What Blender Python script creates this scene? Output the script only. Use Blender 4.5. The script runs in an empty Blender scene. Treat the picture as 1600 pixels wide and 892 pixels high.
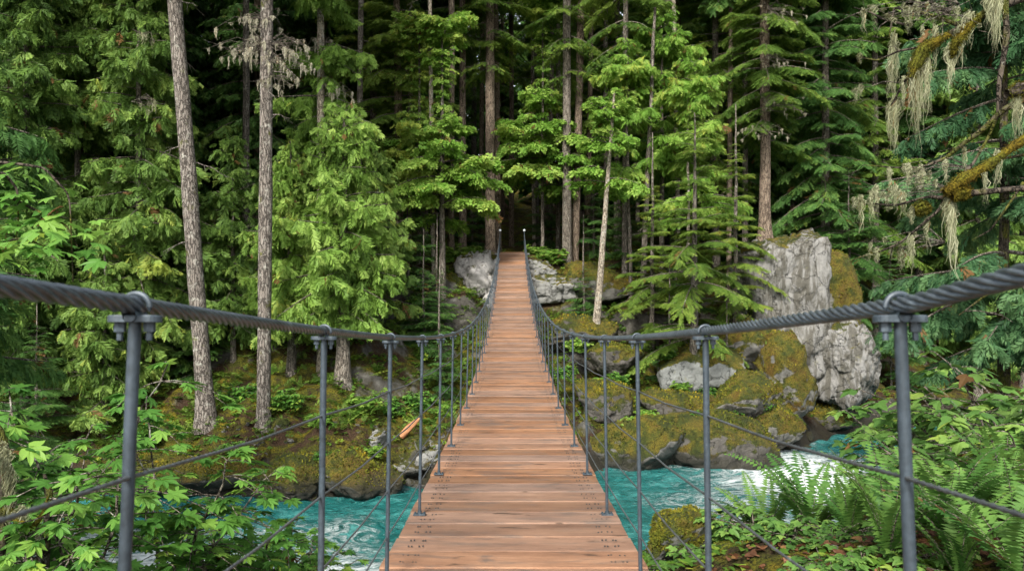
import bpy, bmesh, math, random
import numpy as np
from mathutils import Vector, Matrix, Euler

# ------------------------------------------------------------------ camera, sky, sun, exposure
SC = bpy.context.scene
COL = SC.collection
EYE = 6.0
F = 1250.0
cd = bpy.data.cameras.new("Camera"); cam = bpy.data.objects.new("Camera", cd); COL.objects.link(cam)
cam.location = (0, 0, EYE); cam.rotation_euler = (math.radians(90), 0, 0)
cd.sensor_width = 36.0; cd.lens = 36.0 * F / 1600.0; cd.clip_start = 0.05; cd.clip_end = 1000
cd.dof.use_dof = True; cd.dof.focus_distance = 16.0; cd.dof.aperture_fstop = 9.0
SC.camera = cam
SUN_EL, SUN_AZ = 42.0, 195.0        # azimuth clockwise from +Y (north): behind the viewer, to the left
w = bpy.data.worlds.new("World"); SC.world = w; w.use_nodes = True
wn = w.node_tree.nodes; wl = w.node_tree.links
sky = wn.new("ShaderNodeTexSky"); sky.sky_type = 'NISHITA'; sky.sun_disc = False
sky.sun_elevation = math.radians(SUN_EL); sky.sun_rotation = math.radians(SUN_AZ)
sky.air_density = 1.0; sky.dust_density = 3.0; sky.ozone_density = 1.0
bg = wn["Background"]; bg.inputs[1].default_value = 0.15
veil = wn.new("ShaderNodeHueSaturation"); veil.inputs["Saturation"].default_value = 0.35; veil.inputs["Value"].default_value = 1.1   # thin bright overcast
wl.new(sky.outputs[0], veil.inputs["Color"]); wl.new(veil.outputs[0], bg.inputs[0])
sd = bpy.data.lights.new("Sun", 'SUN'); sun = bpy.data.objects.new("Sun", sd); COL.objects.link(sun)
sd.energy = 3.2; sd.angle = math.radians(11); sd.color = (1.0, 0.95, 0.87)
az = math.radians(SUN_AZ); el = math.radians(SUN_EL)
sun.rotation_euler = Vector((math.sin(az) * math.cos(el), math.cos(az) * math.cos(el), math.sin(el))).to_track_quat('Z', 'Y').to_euler()
SC.view_settings.view_transform = 'Standard'; SC.view_settings.look = 'None'
SC.view_settings.exposure = 0.98; SC.view_settings.gamma = 1.0; SC.view_settings.use_curve_mapping = False
SC.cycles.use_denoising = True; SC.render.filter_size = 1.05
SC.cycles.max_bounces = 6; SC.cycles.diffuse_bounces = 3; SC.cycles.glossy_bounces = 2; SC.cycles.transmission_bounces = 3
SC.cycles.sample_clamp_indirect = 6.0

# ------------------------------------------------------------------ helpers
def P(px, py, Y):
    return Vector(((px - 801.0) / F * Y, Y, EYE - (py - 446.0) / F * Y))
def PX(px, Y): return (px - 801.0) / F * Y

def hash3(ix, iy, iz, seed=0):
    h = (ix.astype(np.int64) * 374761393 + iy.astype(np.int64) * 668265263 + iz.astype(np.int64) * 2147483647 + seed * 1274126177) & 0xFFFFFFFF
    h = ((h ^ (h >> 13)) * 1274126177) & 0xFFFFFFFF
    h = h ^ (h >> 16)
    return (h & 0xFFFFFF) / float(0xFFFFFF)
def vnoise(p, seed=0):
    p = np.asarray(p, float); i = np.floor(p); f = p - i; u = f * f * (3 - 2 * f)
    i = i.astype(np.int64); r = 0
    for dx in (0, 1):
        wx = u[:, 0] if dx else 1 - u[:, 0]
        for dy in (0, 1):
            wy = u[:, 1] if dy else 1 - u[:, 1]
            for dz in (0, 1):
                wz = u[:, 2] if dz else 1 - u[:, 2]
                r = r + wx * wy * wz * hash3(i[:, 0] + dx, i[:, 1] + dy, i[:, 2] + dz, seed)
    return r * 2 - 1
def fbm(p, o=4, seed=0, gain=.5):
    p = np.asarray(p, float); a = 1.0; r = 0; q = p.copy()
    for k in range(o):
        r = r + a * vnoise(q, seed + k); q = q * 2.03 + 7.1; a *= gain
    return r

def mk_mesh(name, pieces, mats, smooth=False):
    """pieces: list of (V (n,3), F (m,k), material index, tint per vertex or None)"""
    me = bpy.data.meshes.new(name)
    Vs, loops, starts, totals, mi, tints = [], [], [], [], [], []
    off = 0; ls = 0
    for V, Fc, m, t in pieces:
        V = np.asarray(V, np.float32); Fc = np.asarray(Fc, np.int32)
        if len(V) == 0 or len(Fc) == 0: continue
        Vs.append(V); k = Fc.shape[1]
        loops.append((Fc + off).ravel()); n = len(Fc)
        starts.append(ls + np.arange(n, dtype=np.int32) * k); totals.append(np.full(n, k, np.int32)); ls += n * k
        mi.append(np.full(n, m, np.int32))
        tints.append(np.full(len(V), .5, np.float32) if t is None else np.broadcast_to(np.asarray(t, np.float32), (len(V),)))
        off += len(V)
    V = np.concatenate(Vs); L = np.concatenate(loops)
    me.vertices.add(len(V)); me.vertices.foreach_set("co", V.ravel())
    me.loops.add(len(L)); me.loops.foreach_set("vertex_index", L)
    st = np.concatenate(starts); me.polygons.add(len(st))
    me.polygons.foreach_set("loop_start", st); me.polygons.foreach_set("loop_total", np.concatenate(totals))
    me.polygons.foreach_set("material_index", np.concatenate(mi))
    me.polygons.foreach_set("use_smooth", np.full(len(st), bool(smooth)))
    at = me.attributes.new("tint", 'FLOAT', 'POINT'); at.data.foreach_set("value", np.concatenate(tints))
    for m in mats: me.materials.append(m)
    me.update(calc_edges=True)
    return me

def obj(name, me, parent=None, loc=(0, 0, 0), rot=(0, 0, 0), scale=(1, 1, 1)):
    o = bpy.data.objects.new(name, me); COL.objects.link(o)
    o.location = loc; o.rotation_euler = rot; o.scale = scale
    if parent: o.parent = parent
    return o
def tag(o, label=None, cat=None, group=None, kind=None):
    if label: o["label"] = label
    if cat: o["category"] = cat
    if group: o["group"] = group
    if kind: o["kind"] = kind
    return o
def copy_tree(root):
    r = root.copy(); COL.objects.link(r)
    for ch in root.children:
        c = ch.copy(); COL.objects.link(c); c.parent = r
        for g in ch.children:
            d = g.copy(); COL.objects.link(d); d.parent = c
    return r

def tube(path, radii, sides=8, cap=True):
    p = np.asarray(path, float); n = len(p); r = np.broadcast_to(np.asarray(radii, float), (n,))
    T = np.gradient(p, axis=0); T /= np.linalg.norm(T, axis=1)[:, None] + 1e-9
    ref = np.array([0, 0, 1.0]) if abs(T[:, 2]).mean() < .8 else np.array([1.0, 0, 0])
    A = np.cross(T, ref); A /= np.linalg.norm(A, axis=1)[:, None] + 1e-9
    B = np.cross(T, A)
    a = np.linspace(0, 2 * np.pi, sides, endpoint=False)
    V = p[:, None] + r[:, None, None] * (np.cos(a)[None, :, None] * A[:, None] + np.sin(a)[None, :, None] * B[:, None])
    V = V.reshape(-1, 3)
    i = np.arange(n - 1)[:, None] * sides; j = np.arange(sides)[None]; j2 = (j + 1) % sides
    Fq = np.stack([i + j, i + j2, i + sides + j2, i + sides + j], -1).reshape(-1, 4)
    return V, Fq
def boxes(c, h):
    """c,h: (n,3) centres / half sizes"""
    c = np.atleast_2d(np.asarray(c, float)); h = np.broadcast_to(np.atleast_2d(np.asarray(h, float)), c.shape)
    s = np.array([[-1,-1,-1],[1,-1,-1],[1,1,-1],[-1,1,-1],[-1,-1,1],[1,-1,1],[1,1,1],[-1,1,1]], float)
    V = (c[:, None] + s[None] * h[:, None]).reshape(-1, 3)
    f = np.array([[0,3,2,1],[4,5,6,7],[0,1,5,4],[1,2,6,5],[2,3,7,6],[3,0,4,7]])
    Fq = (np.arange(len(c))[:, None, None] * 8 + f[None]).reshape(-1, 4)
    return V, Fq
def cyl(c0, c1, r, sides=10):
    V, Fq = tube([c0, c1], [r, r], sides)
    n = len(V); V = np.vstack([V, [c0], [c1]])
    a = np.arange(sides); b = (a + 1) % sides
    cap0 = np.stack([np.full(sides, n), b, a, np.full(sides, n)], -1)[:, :3]
    cap1 = np.stack([np.full(sides, n + 1), a + sides, b + sides], -1)
    return [(V, Fq), (V, cap0), (V, cap1)]

# ------------------------------------------------------------------ materials
def new_mat(name):
    m = bpy.data.materials.new(name); m.use_nodes = True
    nt = m.node_tree; b = nt.nodes["Principled BSDF"]
    return m, nt.nodes, nt.links, b
def N(ns, t, **kw):
    n = ns.new(t)
    for k, v in kw.items():
        if k.startswith("i_"): n.inputs[k[2:]].default_value = v
        else: setattr(n, k, v)
    return n
def ramp(ns, stops):
    r = ns.new("ShaderNodeValToRGB"); e = r.color_ramp.elements
    while len(e) < len(stops): e.new(.5)
    for k, (p, c) in enumerate(stops):
        e[k].position = p; e[k].color = (*c, 1) if len(c) == 3 else c
    return r
def tex(ns, ls, scale, detail=4, rough=.6, vec=None, dist=0, mapping=None, coord='Object'):
    t = N(ns, "ShaderNodeTexNoise"); t.inputs["Scale"].default_value = scale; t.inputs["Detail"].default_value = detail
    t.inputs["Roughness"].default_value = rough; t.inputs["Distortion"].default_value = dist
    tc = N(ns, "ShaderNodeTexCoord")
    src = tc.outputs[coord]
    if mapping:
        mp = N(ns, "ShaderNodeMapping"); mp.inputs["Scale"].default_value = mapping; ls.new(src, mp.inputs[0]); src = mp.outputs[0]
    ls.new(src, t.inputs["Vector"])
    return t
def mixc(ns, ls, fac, a, b, blend='MIX'):
    m = N(ns, "ShaderNodeMix", data_type='RGBA', blend_type=blend)
    for s, i in ((fac, 0), (a, 6), (b, 7)):
        if hasattr(s, "is_output") or hasattr(s, "links"): ls.new(s, m.inputs[i])
        elif isinstance(s, (int, float)): m.inputs[i].default_value = s
        else: m.inputs[i].default_value = (*s, 1)
    return m.outputs[2]
def mathn(ns, ls, op, a, b=0, clamp=False):
    m = N(ns, "ShaderNodeMath", operation=op); m.use_clamp = clamp
    for s, i in ((a, 0), (b, 1)):
        if hasattr(s, "links"): ls.new(s, m.inputs[i])
        else: m.inputs[i].default_value = s
    return m.outputs[0]
def bump(ns, ls, b, h, strength=.5, dist=.02):
    n = N(ns, "ShaderNodeBump"); n.inputs["Strength"].default_value = strength; n.inputs["Distance"].default_value = dist
    ls.new(h, n.inputs["Height"]); ls.new(n.outputs[0], b.inputs["Normal"])
def smooth01(ns, ls, v, a, b):
    r = N(ns, "ShaderNodeMapRange", interpolation_type='SMOOTHSTEP'); r.inputs[1].default_value = a; r.inputs[2].default_value = b
    ls.new(v, r.inputs[0]); return r.outputs[0]

def foliage(name, dark, mid, light, rough=.55, trans=.35, var=.12):
    m, ns, ls, b = new_mat(name)
    a = N(ns, "ShaderNodeAttribute", attribute_name="tint")
    oi = N(ns, "ShaderNodeObjectInfo")
    t = mathn(ns, ls, 'ADD', a.outputs["Fac"], mathn(ns, ls, 'MULTIPLY', mathn(ns, ls, 'SUBTRACT', oi.outputs["Random"], .5), var * 2))
    r = ramp(ns, [(.0, (.15, .082, .030)), (.05, dark), (.5, mid), (.93, light), (1, tuple(np.array(light) * np.array([1.22, 1.03, .85])))]); ls.new(t, r.inputs[0])
    ls.new(r.outputs[0], b.inputs["Base Color"]); b.inputs["Roughness"].default_value = rough
    b.inputs["Specular IOR Level"].default_value = .18
    tr = N(ns, "ShaderNodeBsdfTranslucent"); hs = N(ns, "ShaderNodeHueSaturation"); hs.inputs["Hue"].default_value = .485
    hs.inputs["Value"].default_value = 1.25; ls.new(r.outputs[0], hs.inputs["Color"]); ls.new(hs.outputs[0], tr.inputs[0])
    mx = N(ns, "ShaderNodeMixShader"); mx.inputs[0].default_value = trans
    ls.new(b.outputs[0], mx.inputs[1]); ls.new(tr.outputs[0], mx.inputs[2])
    ls.new(mx.outputs[0], ns["Material Output"].inputs[0])
    return m
M = {}
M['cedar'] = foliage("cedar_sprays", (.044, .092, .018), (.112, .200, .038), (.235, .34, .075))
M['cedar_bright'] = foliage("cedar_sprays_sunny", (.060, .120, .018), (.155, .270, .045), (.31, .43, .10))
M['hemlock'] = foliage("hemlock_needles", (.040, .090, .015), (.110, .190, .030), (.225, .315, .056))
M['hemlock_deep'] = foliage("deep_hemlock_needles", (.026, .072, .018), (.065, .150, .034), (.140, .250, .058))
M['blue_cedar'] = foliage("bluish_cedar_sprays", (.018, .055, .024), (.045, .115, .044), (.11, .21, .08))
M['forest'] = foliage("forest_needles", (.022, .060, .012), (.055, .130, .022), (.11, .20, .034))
M['maple'] = foliage("young_maple_leaves", (.062, .150, .020), (.155, .300, .042), (.30, .42, .09), trans=.4)
M['shrub'] = foliage("shrub_leaves", (.035, .110, .018), (.090, .220, .036), (.20, .35, .06), rough=.5, trans=.4)
M['berry'] = foliage("berry_bush_leaves", (.045, .110, .024), (.100, .205, .042), (.20, .32, .07), rough=.5, trans=.35)
M['fern'] = foliage("fern_fronds", (.026, .084, .018), (.066, .158, .032), (.135, .25, .052), rough=.5)
M['cover'] = foliage("ground_plants", (.036, .095, .014), (.085, .170, .020), (.20, .27, .035))
M['moss_tuft'] = foliage("moss_tufts", (.035, .05, .008), (.10, .115, .013), (.22, .185, .018), rough=.9, trans=.15)
M['litter'] = foliage("fallen_leaves", (.040, .018, .010), (.10, .045, .022), (.20, .10, .05), trans=.05)
M['lichen'] = foliage("hanging_lichen_strands", (.17, .18, .095), (.29, .30, .18), (.42, .42, .29), rough=.9, trans=.25)
M['lichen_pale'] = foliage("pale_lichen_strands", (.22, .21, .145), (.36, .34, .25), (.50, .475, .37), rough=.9, trans=.25)

def bark(name, c0, c1, c2, scale=6.0, stretch=.16, moss=0.0, lich=.15):
    m, ns, ls, b = new_mat(name)
    t = tex(ns, ls, scale * 3, 6, .7, mapping=(1, 1, stretch), dist=.4)
    v = N(ns, "ShaderNodeTexVoronoi", feature='DISTANCE_TO_EDGE'); v.inputs["Scale"].default_value = scale * 2.2
    tc = N(ns, "ShaderNodeTexCoord"); mp = N(ns, "ShaderNodeMapping"); mp.inputs["Scale"].default_value = (1, 1, stretch * 1.3)
    ls.new(tc.outputs["Object"], mp.inputs[0])
    d = N(ns, "ShaderNodeVectorMath", operation='ADD'); dn = tex(ns, ls, 9, 3); sc = N(ns, "ShaderNodeVectorMath", operation='SCALE'); sc.inputs[3].default_value = .12
    ls.new(dn.outputs["Color"], sc.inputs[0]); ls.new(mp.outputs[0], d.inputs[0]); ls.new(sc.outputs[0], d.inputs[1]); ls.new(d.outputs[0], v.inputs["Vector"])
    crack = smooth01(ns, ls, v.outputs["Distance"], 0, .16)
    r = ramp(ns, [(.3, c0), (.52, c1), (.75, c2)]); ls.new(t.outputs[0], r.inputs[0])
    col = mixc(ns, ls, crack, tuple(np.array(c0) * .45), r.outputs[0])
    if lich > 0:
        l = tex(ns, ls, 5, 5, .7); f = smooth01(ns, ls, l.outputs[0], .66 - lich * .5, .80 - lich * .5)
        col = mixc(ns, ls, f, col, (.33, .32, .27))
    if moss > 0:
        l = tex(ns, ls, 2.2, 5, .65); f = smooth01(ns, ls, l.outputs[0], .62 - moss * .5, .74 - moss * .5)
        g = tex(ns, ls, 30, 3); mr = ramp(ns, [(.3, (.035, .045, .008)), (.7, (.13, .13, .02))]); ls.new(g.outputs[0], mr.inputs[0])
        col = mixc(ns, ls, f, col, mr.outputs[0])
    ls.new(col, b.inputs["Base Color"]); b.inputs["Roughness"].default_value = .9; b.inputs["Specular IOR Level"].default_value = .2
    h = mathn(ns, ls, 'ADD', crack, t.outputs[0]); bump(ns, ls, b, h, .9, .025)
    return m
M['bark_fir'] = bark("fir_bark", (.095, .08, .066), (.19, .165, .14), (.31, .28, .245), 6, .16, lich=.24, moss=.06)
M['bark_dark'] = bark("conifer_bark", (.095, .08, .064), (.19, .165, .135), (.29, .26, .22), 7, .15, lich=.2)
M['bark_brown'] = bark("brown_bark", (.11, .08, .058), (.22, .17, .125), (.31, .25, .19), 7, .15, lich=.12)
M['bark_pale'] = bark("pale_bark", (.20, .165, .12), (.36, .31, .24), (.48, .43, .35), 7, .3, lich=.3)
M['bark_mossy'] = bark("mossy_bark", (.035, .028, .02), (.075, .06, .045), (.13, .11, .085), 8, .2, moss=.28, lich=.1)
M['twig'] = bark("twig_bark", (.08, .066, .05), (.17, .145, .115), (.30, .27, .22), 10, .3, lich=.2)

def moss_mat(name="golden_moss"):
    m, ns, ls, b = new_mat(name)
    t = tex(ns, ls, 3.5, 5, .6); g = tex(ns, ls, 60, 4, .7)
    r = ramp(ns, [(.3, (.11, .065, .010)), (.42, (.20, .155, .016)), (.55, (.15, .155, .02)), (.72, (.06, .08, .014))]); ls.new(t.outputs[0], r.inputs[0])
    col = mixc(ns, ls, smooth01(ns, ls, g.outputs[0], .3, .7), tuple([.02, .018, .004]), r.outputs[0])
    ls.new(col, b.inputs["Base Color"]); b.inputs["Roughness"].default_value = 1; b.inputs["Specular IOR Level"].default_value = .1
    bump(ns, ls, b, g.outputs[0], 1, .03)
    return m
M['moss'] = moss_mat()

def rock_mat(name, tone, moss, wet=0.0, gold=.5, streak=.5, fine=1.0):
    m, ns, ls, b = new_mat(name)
    t = tex(ns, ls, 1.6, 8, .68); t2 = tex(ns, ls, 7, 6, .7, dist=.5)
    c = np.array(tone)
    r = ramp(ns, [(.28, tuple(c * .38)), (.45, tuple(c * .8)), (.58, tuple(c)), (.78, tuple(c * 1.35))])
    s = mathn(ns, ls, 'ADD', mathn(ns, ls, 'MULTIPLY', t.outputs[0], .5), mathn(ns, ls, 'MULTIPLY', t2.outputs[0], .5))
    ls.new(s, r.inputs[0])
    v = N(ns, "ShaderNodeTexVoronoi", feature='DISTANCE_TO_EDGE'); v.inputs["Scale"].default_value = 1.1
    tc = N(ns, "ShaderNodeTexCoord"); ad = N(ns, "ShaderNodeVectorMath", operation='ADD'); dn = tex(ns, ls, 1.7, 5, .7)
    ls.new(tc.outputs["Object"], ad.inputs[0]); ls.new(dn.outputs["Color"], ad.inputs[1]); ls.new(ad.outputs[0], v.inputs["Vector"])
    crack = smooth01(ns, ls, v.outputs["Distance"], 0, .022)
    col = mixc(ns, ls, mathn(ns, ls, 'MAXIMUM', crack, smooth01(ns, ls, t2.outputs[0], .42, .58)), tuple(c * .2), r.outputs[0])
    # dark lichen streaks that run down the faces
    st = tex(ns, ls, 3.2, 5, .7, mapping=(1, 1, .22), dist=.6); sf = smooth01(ns, ls, st.outputs[0], .62 - streak * .12, .72 - streak * .08)
    col = mixc(ns, ls, mathn(ns, ls, 'MULTIPLY', sf, .8), col, (.055, .05, .035))
    ol = tex(ns, ls, 2.6, 6, .75); of = smooth01(ns, ls, ol.outputs[0], .60, .70)
    col = mixc(ns, ls, mathn(ns, ls, 'MULTIPLY', of, .6), col, (.16, .15, .07))
    # moss that settles on upward faces
    ge = N(ns, "ShaderNodeNewGeometry"); sx = N(ns, "ShaderNodeSeparateXYZ"); ls.new(ge.outputs["Normal"], sx.inputs[0])
    mn = tex(ns, ls, 1.3, 6, .65); mm = mathn(ns, ls, 'ADD', mathn(ns, ls, 'MULTIPLY', sx.outputs[2], .45), mn.outputs[0])
    mf = smooth01(ns, ls, mm, 1.02 - moss * .75, 1.12 - moss * .75)
    g = tex(ns, ls, 45 * fine, 5, .75); h = tex(ns, ls, 1.9 * fine ** .5, 5)
    mr = ramp(ns, [(.3, (.028, .045, .008)), (.45, (.085, .105, .012)), (.58, (.23, .185, .018)), (.72, (.18, .105, .014))])
    ls.new(mathn(ns, ls, 'ADD', h.outputs[0], (gold - .5) * .28), mr.inputs[0])
    mc = mixc(ns, ls, smooth01(ns, ls, g.outputs[0], .38, .64), (.016, .018, .004), mr.outputs[0])
    col = mixc(ns, ls, mf, col, mc)
    sp = N(ns, "ShaderNodeSeparateXYZ"); ls.new(ge.outputs["Position"], sp.inputs[0])
    wn_ = mathn(ns, ls, 'ADD', sp.outputs[2], mathn(ns, ls, 'MULTIPLY', t.outputs[0], -.9))
    col = mixc(ns, ls, mathn(ns, ls, 'MULTIPLY', smooth01(ns, ls, wn_, .25, -.15), .85), col, (.03, .028, .02))
    ls.new(col, b.inputs["Base Color"]); b.inputs["Roughness"].default_value = .85 - wet * .4; b.inputs["Specular IOR Level"].default_value = .3
    hh = mathn(ns, ls, 'ADD', mathn(ns, ls, 'MULTIPLY', s, 1.2), mathn(ns, ls, 'ADD', mathn(ns, ls, 'MULTIPLY', crack, .6), mathn(ns, ls, 'MULTIPLY', mathn(ns, ls, 'MULTIPLY', g.outputs[0], mf), .8)))
    bump(ns, ls, b, hh, 1, .09 / fine)
    return m
M['rock_pale'] = rock_mat("pale_granite", (.225, .22, .205), .30, streak=1.75)
M['rock_white'] = rock_mat("white_granite", (.31, .30, .285), .22, streak=.5)
M['rock_near'] = rock_mat("near_mossy_rock", (.16, .16, .15), .84, gold=.45, fine=4.0)
M['rock_grey'] = rock_mat("grey_rock", (.20, .21, .20), .48)
M['rock_moss'] = rock_mat("mossy_rock", (.17, .165, .15), .80, gold=.55)
M['rock_gold'] = rock_mat("golden_mossy_rock", (.18, .175, .155), .92, gold=.75)
M['rock_dark'] = rock_mat("dark_mossy_rock", (.10, .092, .08), .74, wet=.3, gold=.5)
M['rock_rubble'] = rock_mat("rubble_rock", (.21, .21, .195), .3)

def ground_mat():
    m, ns, ls, b = new_mat("forest_floor")
    t = tex(ns, ls, .55, 7, .65); t2 = tex(ns, ls, 2.2, 7, .7); g = tex(ns, ls, 24, 5, .75)
    lit = ramp(ns, [(.3, (.012, .008, .005)), (.5, (.045, .026, .015)), (.7, (.12, .075, .045))]); ls.new(g.outputs[0], lit.inputs[0])
    mr = ramp(ns, [(.32, (.026, .040, .008)), (.5, (.090, .100, .012)), (.64, (.21, .165, .014))]); ls.new(t2.outputs[0], mr.inputs[0])
    mc = mixc(ns, ls, smooth01(ns, ls, g.outputs[0], .35, .6), (.014, .013, .004), mr.outputs[0])
    mf = smooth01(ns, ls, mathn(ns, ls, 'ADD', mathn(ns, ls, 'MULTIPLY', t.outputs[0], .7), mathn(ns, ls, 'MULTIPLY', t2.outputs[0], .4)), .47, .60)
    col = mixc(ns, ls, mf, lit.outputs[0], mc)
    ge = N(ns, "ShaderNodeNewGeometry"); sx = N(ns, "ShaderNodeSeparateXYZ"); ls.new(ge.outputs["Normal"], sx.inputs[0])
    rf = smooth01(ns, ls, mathn(ns, ls, 'ADD', mathn(ns, ls, 'MULTIPLY', sx.outputs[2], -1), mathn(ns, ls, 'MULTIPLY', t2.outputs[0], .55)), -.42, -.30)
    rr = ramp(ns, [(.3, (.022, .020, .016)), (.55, (.085, .08, .068)), (.75, (.19, .185, .165))]); ls.new(t2.outputs[0], rr.inputs[0])
    col = mixc(ns, ls, rf, col, rr.outputs[0])
    sp = N(ns, "ShaderNodeSeparateXYZ"); ls.new(ge.outputs["Position"], sp.inputs[0])
    col = mixc(ns, ls, mathn(ns, ls, 'MULTIPLY', smooth01(ns, ls, mathn(ns, ls, 'ADD', sp.outputs[2], mathn(ns, ls, 'MULTIPLY', t2.outputs[0], -.9)), .45, -.1), .85), col, (.022, .02, .014))
    ls.new(col, b.inputs["Base Color"]); b.inputs["Roughness"].default_value = .95; b.inputs["Specular IOR Level"].default_value = .15
    bump(ns, ls, b, mathn(ns, ls, 'ADD', g.outputs[0], mathn(ns, ls, 'MULTIPLY', t2.outputs[0], 1.5)), 1, .08)
    return m
M['ground'] = ground_mat()

def water_mat():
    m, ns, ls, b = new_mat("glacial_water")
    a = N(ns, "ShaderNodeAttribute", attribute_name="tint")
    f1 = tex(ns, ls, 1.1, 9, .72, dist=1.6, mapping=(.75, 1.25, 1)); f2 = tex(ns, ls, 4.5, 7, .7, dist=1.0, mapping=(.8, 1.2, 1))
    # thin bright ridges of foam: folded noise
    ridge = mathn(ns, ls, 'SUBTRACT', 1, mathn(ns, ls, 'MULTIPLY', mathn(ns, ls, 'ABSOLUTE', mathn(ns, ls, 'SUBTRACT', f1.outputs[0], .5)), 5.0))
    s = mathn(ns, ls, 'ADD', mathn(ns, ls, 'ADD', mathn(ns, ls, 'MULTIPLY', ridge, .46), mathn(ns, ls, 'MULTIPLY', f2.outputs[0], .62)), mathn(ns, ls, 'SUBTRACT', mathn(ns, ls, 'MULTIPLY', a.outputs["Fac"], .95), .28))
    foam = smooth01(ns, ls, s, .64, 1.08)
    dr = ramp(ns, [(.3, (.004, .052, .050)), (.5, (.014, .108, .102)), (.72, (.07, .24, .225))]); ls.new(f1.outputs[0], dr.inputs[0])
    col = mixc(ns, ls, foam, dr.outputs[0], (.78, .84, .84))
    ls.new(col, b.inputs["Base Color"])
    ls.new(mathn(ns, ls, 'ADD', mathn(ns, ls, 'MULTIPLY', foam, .5), .12), b.inputs["Roughness"])
    b.inputs["IOR"].default_value = 1.33
    w3 = tex(ns, ls, 2.4, 5, .6, dist=.6); w4 = tex(ns, ls, 9, 4, .6, dist=.4)
    bump(ns, ls, b, mathn(ns, ls, 'ADD', mathn(ns, ls, 'ADD', w3.outputs[0], mathn(ns, ls, 'MULTIPLY', w4.outputs[0], .35)), mathn(ns, ls, 'MULTIPLY', foam, .35)), .9, .22)
    return m
M['water'] = water_mat()

def deck_mat():
    m, ns, ls, b = new_mat("deck_timber")
    a = N(ns, "ShaderNodeAttribute", attribute_name="tint")
    tc = N(ns, "ShaderNodeTexCoord"); sx = N(ns, "ShaderNodeSeparateXYZ"); ls.new(tc.outputs["Object"], sx.inputs[0])
    # shift the grain sideways by the board's own value so no two boards share a pattern
    cx = N(ns, "ShaderNodeCombineXYZ"); ls.new(mathn(ns, ls, 'ADD', sx.outputs[0], mathn(ns, ls, 'MULTIPLY', a.outputs["Fac"], 57.0)), cx.inputs[0])
    ls.new(sx.outputs[1], cx.inputs[1]); ls.new(mathn(ns, ls, 'MULTIPLY', a.outputs["Fac"], 31.0), cx.inputs[2])
    def tx(scale, mp, det=6, rg=.65, dist=0):
        q = N(ns, "ShaderNodeMapping"); q.inputs["Scale"].default_value = mp; ls.new(cx.outputs[0], q.inputs[0])
        t = N(ns, "ShaderNodeTexNoise"); t.inputs["Scale"].default_value = scale; t.inputs["Detail"].default_value = det; t.inputs["Roughness"].default_value = rg; t.inputs["Distortion"].default_value = dist
        ls.new(q.outputs[0], t.inputs["Vector"]); return t.outputs[0]
    grain = tx(9, (.30, 15.0, 1), 8, .75, .9); broad = tx(2.2, (.8, 3.0, 1), 5, .6); stain = tx(2.6, (.9, 2.6, 1), 6, .7, .6); knots = tx(4.2, (1, 2.6, 1), 4, .55); fine = tx(26, (.5, 9.0, 1), 5, .7)
    r = ramp(ns, [(.36, (.070, .038, .023)), (.46, (.185, .098, .058)), (.56, (.265, .148, .088)), (.68, (.36, .222, .142))])
    ls.new(mathn(ns, ls, 'ADD', mathn(ns, ls, 'ADD', mathn(ns, ls, 'MULTIPLY', grain, .40), mathn(ns, ls, 'MULTIPLY', fine, .22)), mathn(ns, ls, 'MULTIPLY', broad, .40)), r.inputs[0])
    hs = N(ns, "ShaderNodeHueSaturation"); ls.new(r.outputs[0], hs.inputs["Color"])
    ls.new(mathn(ns, ls, 'ADD', mathn(ns, ls, 'MULTIPLY', a.outputs["Fac"], .48), .68), hs.inputs["Value"])
    ls.new(mathn(ns, ls, 'ADD', mathn(ns, ls, 'MULTIPLY', mathn(ns, ls, 'FRACT', mathn(ns, ls, 'MULTIPLY', a.outputs["Fac"], 7.3)), .35), .78), hs.inputs["Saturation"])
    col = mixc(ns, ls, mathn(ns, ls, 'MULTIPLY', smooth01(ns, ls, stain, .47, .68), .74), hs.outputs[0], (.095, .078, .066))
    col = mixc(ns, ls, mathn(ns, ls, 'MULTIPLY', smooth01(ns, ls, knots, .62, .70), .85), col, (.055, .032, .02))
    col = mixc(ns, ls, mathn(ns, ls, 'MULTIPLY', smooth01(ns, ls, grain, .40, .30), .55), col, (.10, .055, .035))
    ls.new(col, b.inputs["Base Color"]); b.inputs["Roughness"].default_value = .72; b.inputs["Specular IOR Level"].default_value = .3
    bump(ns, ls, b, grain, .7, .006)
    return m
M['deck'] = deck_mat()
def steel_mat(name, c, rough=.5, metal=.35):
    m, ns, ls, b = new_mat(name)
    t = tex(ns, ls, 9, 6, .7); t2 = tex(ns, ls, 70, 3, .6); c = np.array(c)
    r = ramp(ns, [(.32, tuple(c * .5)), (.5, tuple(c)), (.68, tuple(c * 1.6))])
    ls.new(mathn(ns, ls, 'ADD', mathn(ns, ls, 'MULTIPLY', t.outputs[0], .6), mathn(ns, ls, 'MULTIPLY', t2.outputs[0], .4)), r.inputs[0])
    ru = tex(ns, ls, 5.0, 7, .75, mapping=(1, 1, .35)); col = mixc(ns, ls, mathn(ns, ls, 'MULTIPLY', smooth01(ns, ls, ru.outputs[0], .58, .72), .55), r.outputs[0], (.085, .055, .036))
    gr = tex(ns, ls, 14, 5, .7); col = mixc(ns, ls, mathn(ns, ls, 'MULTIPLY', smooth01(ns, ls, gr.outputs[0], .56, .70), .5), col, tuple(c * 2.4))
    ls.new(col, b.inputs["Base Color"]); b.inputs["Roughness"].default_value = rough; b.inputs["Metallic"].default_value = metal
    bump(ns, ls, b, t2.outputs[0], .25, .002)
    return m
M['steel'] = steel_mat("galvanised_steel", (.042, .057, .070), .5, .25)
M['cable'] = steel_mat("wire_rope", (.115, .137, .16), .34, .5)
M['thin'] = steel_mat("thin_wire_rope", (.10, .11, .115), .5, .4)
M['bolt'] = steel_mat("dark_bolts", (.06, .06, .06), .5, .6)
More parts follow.
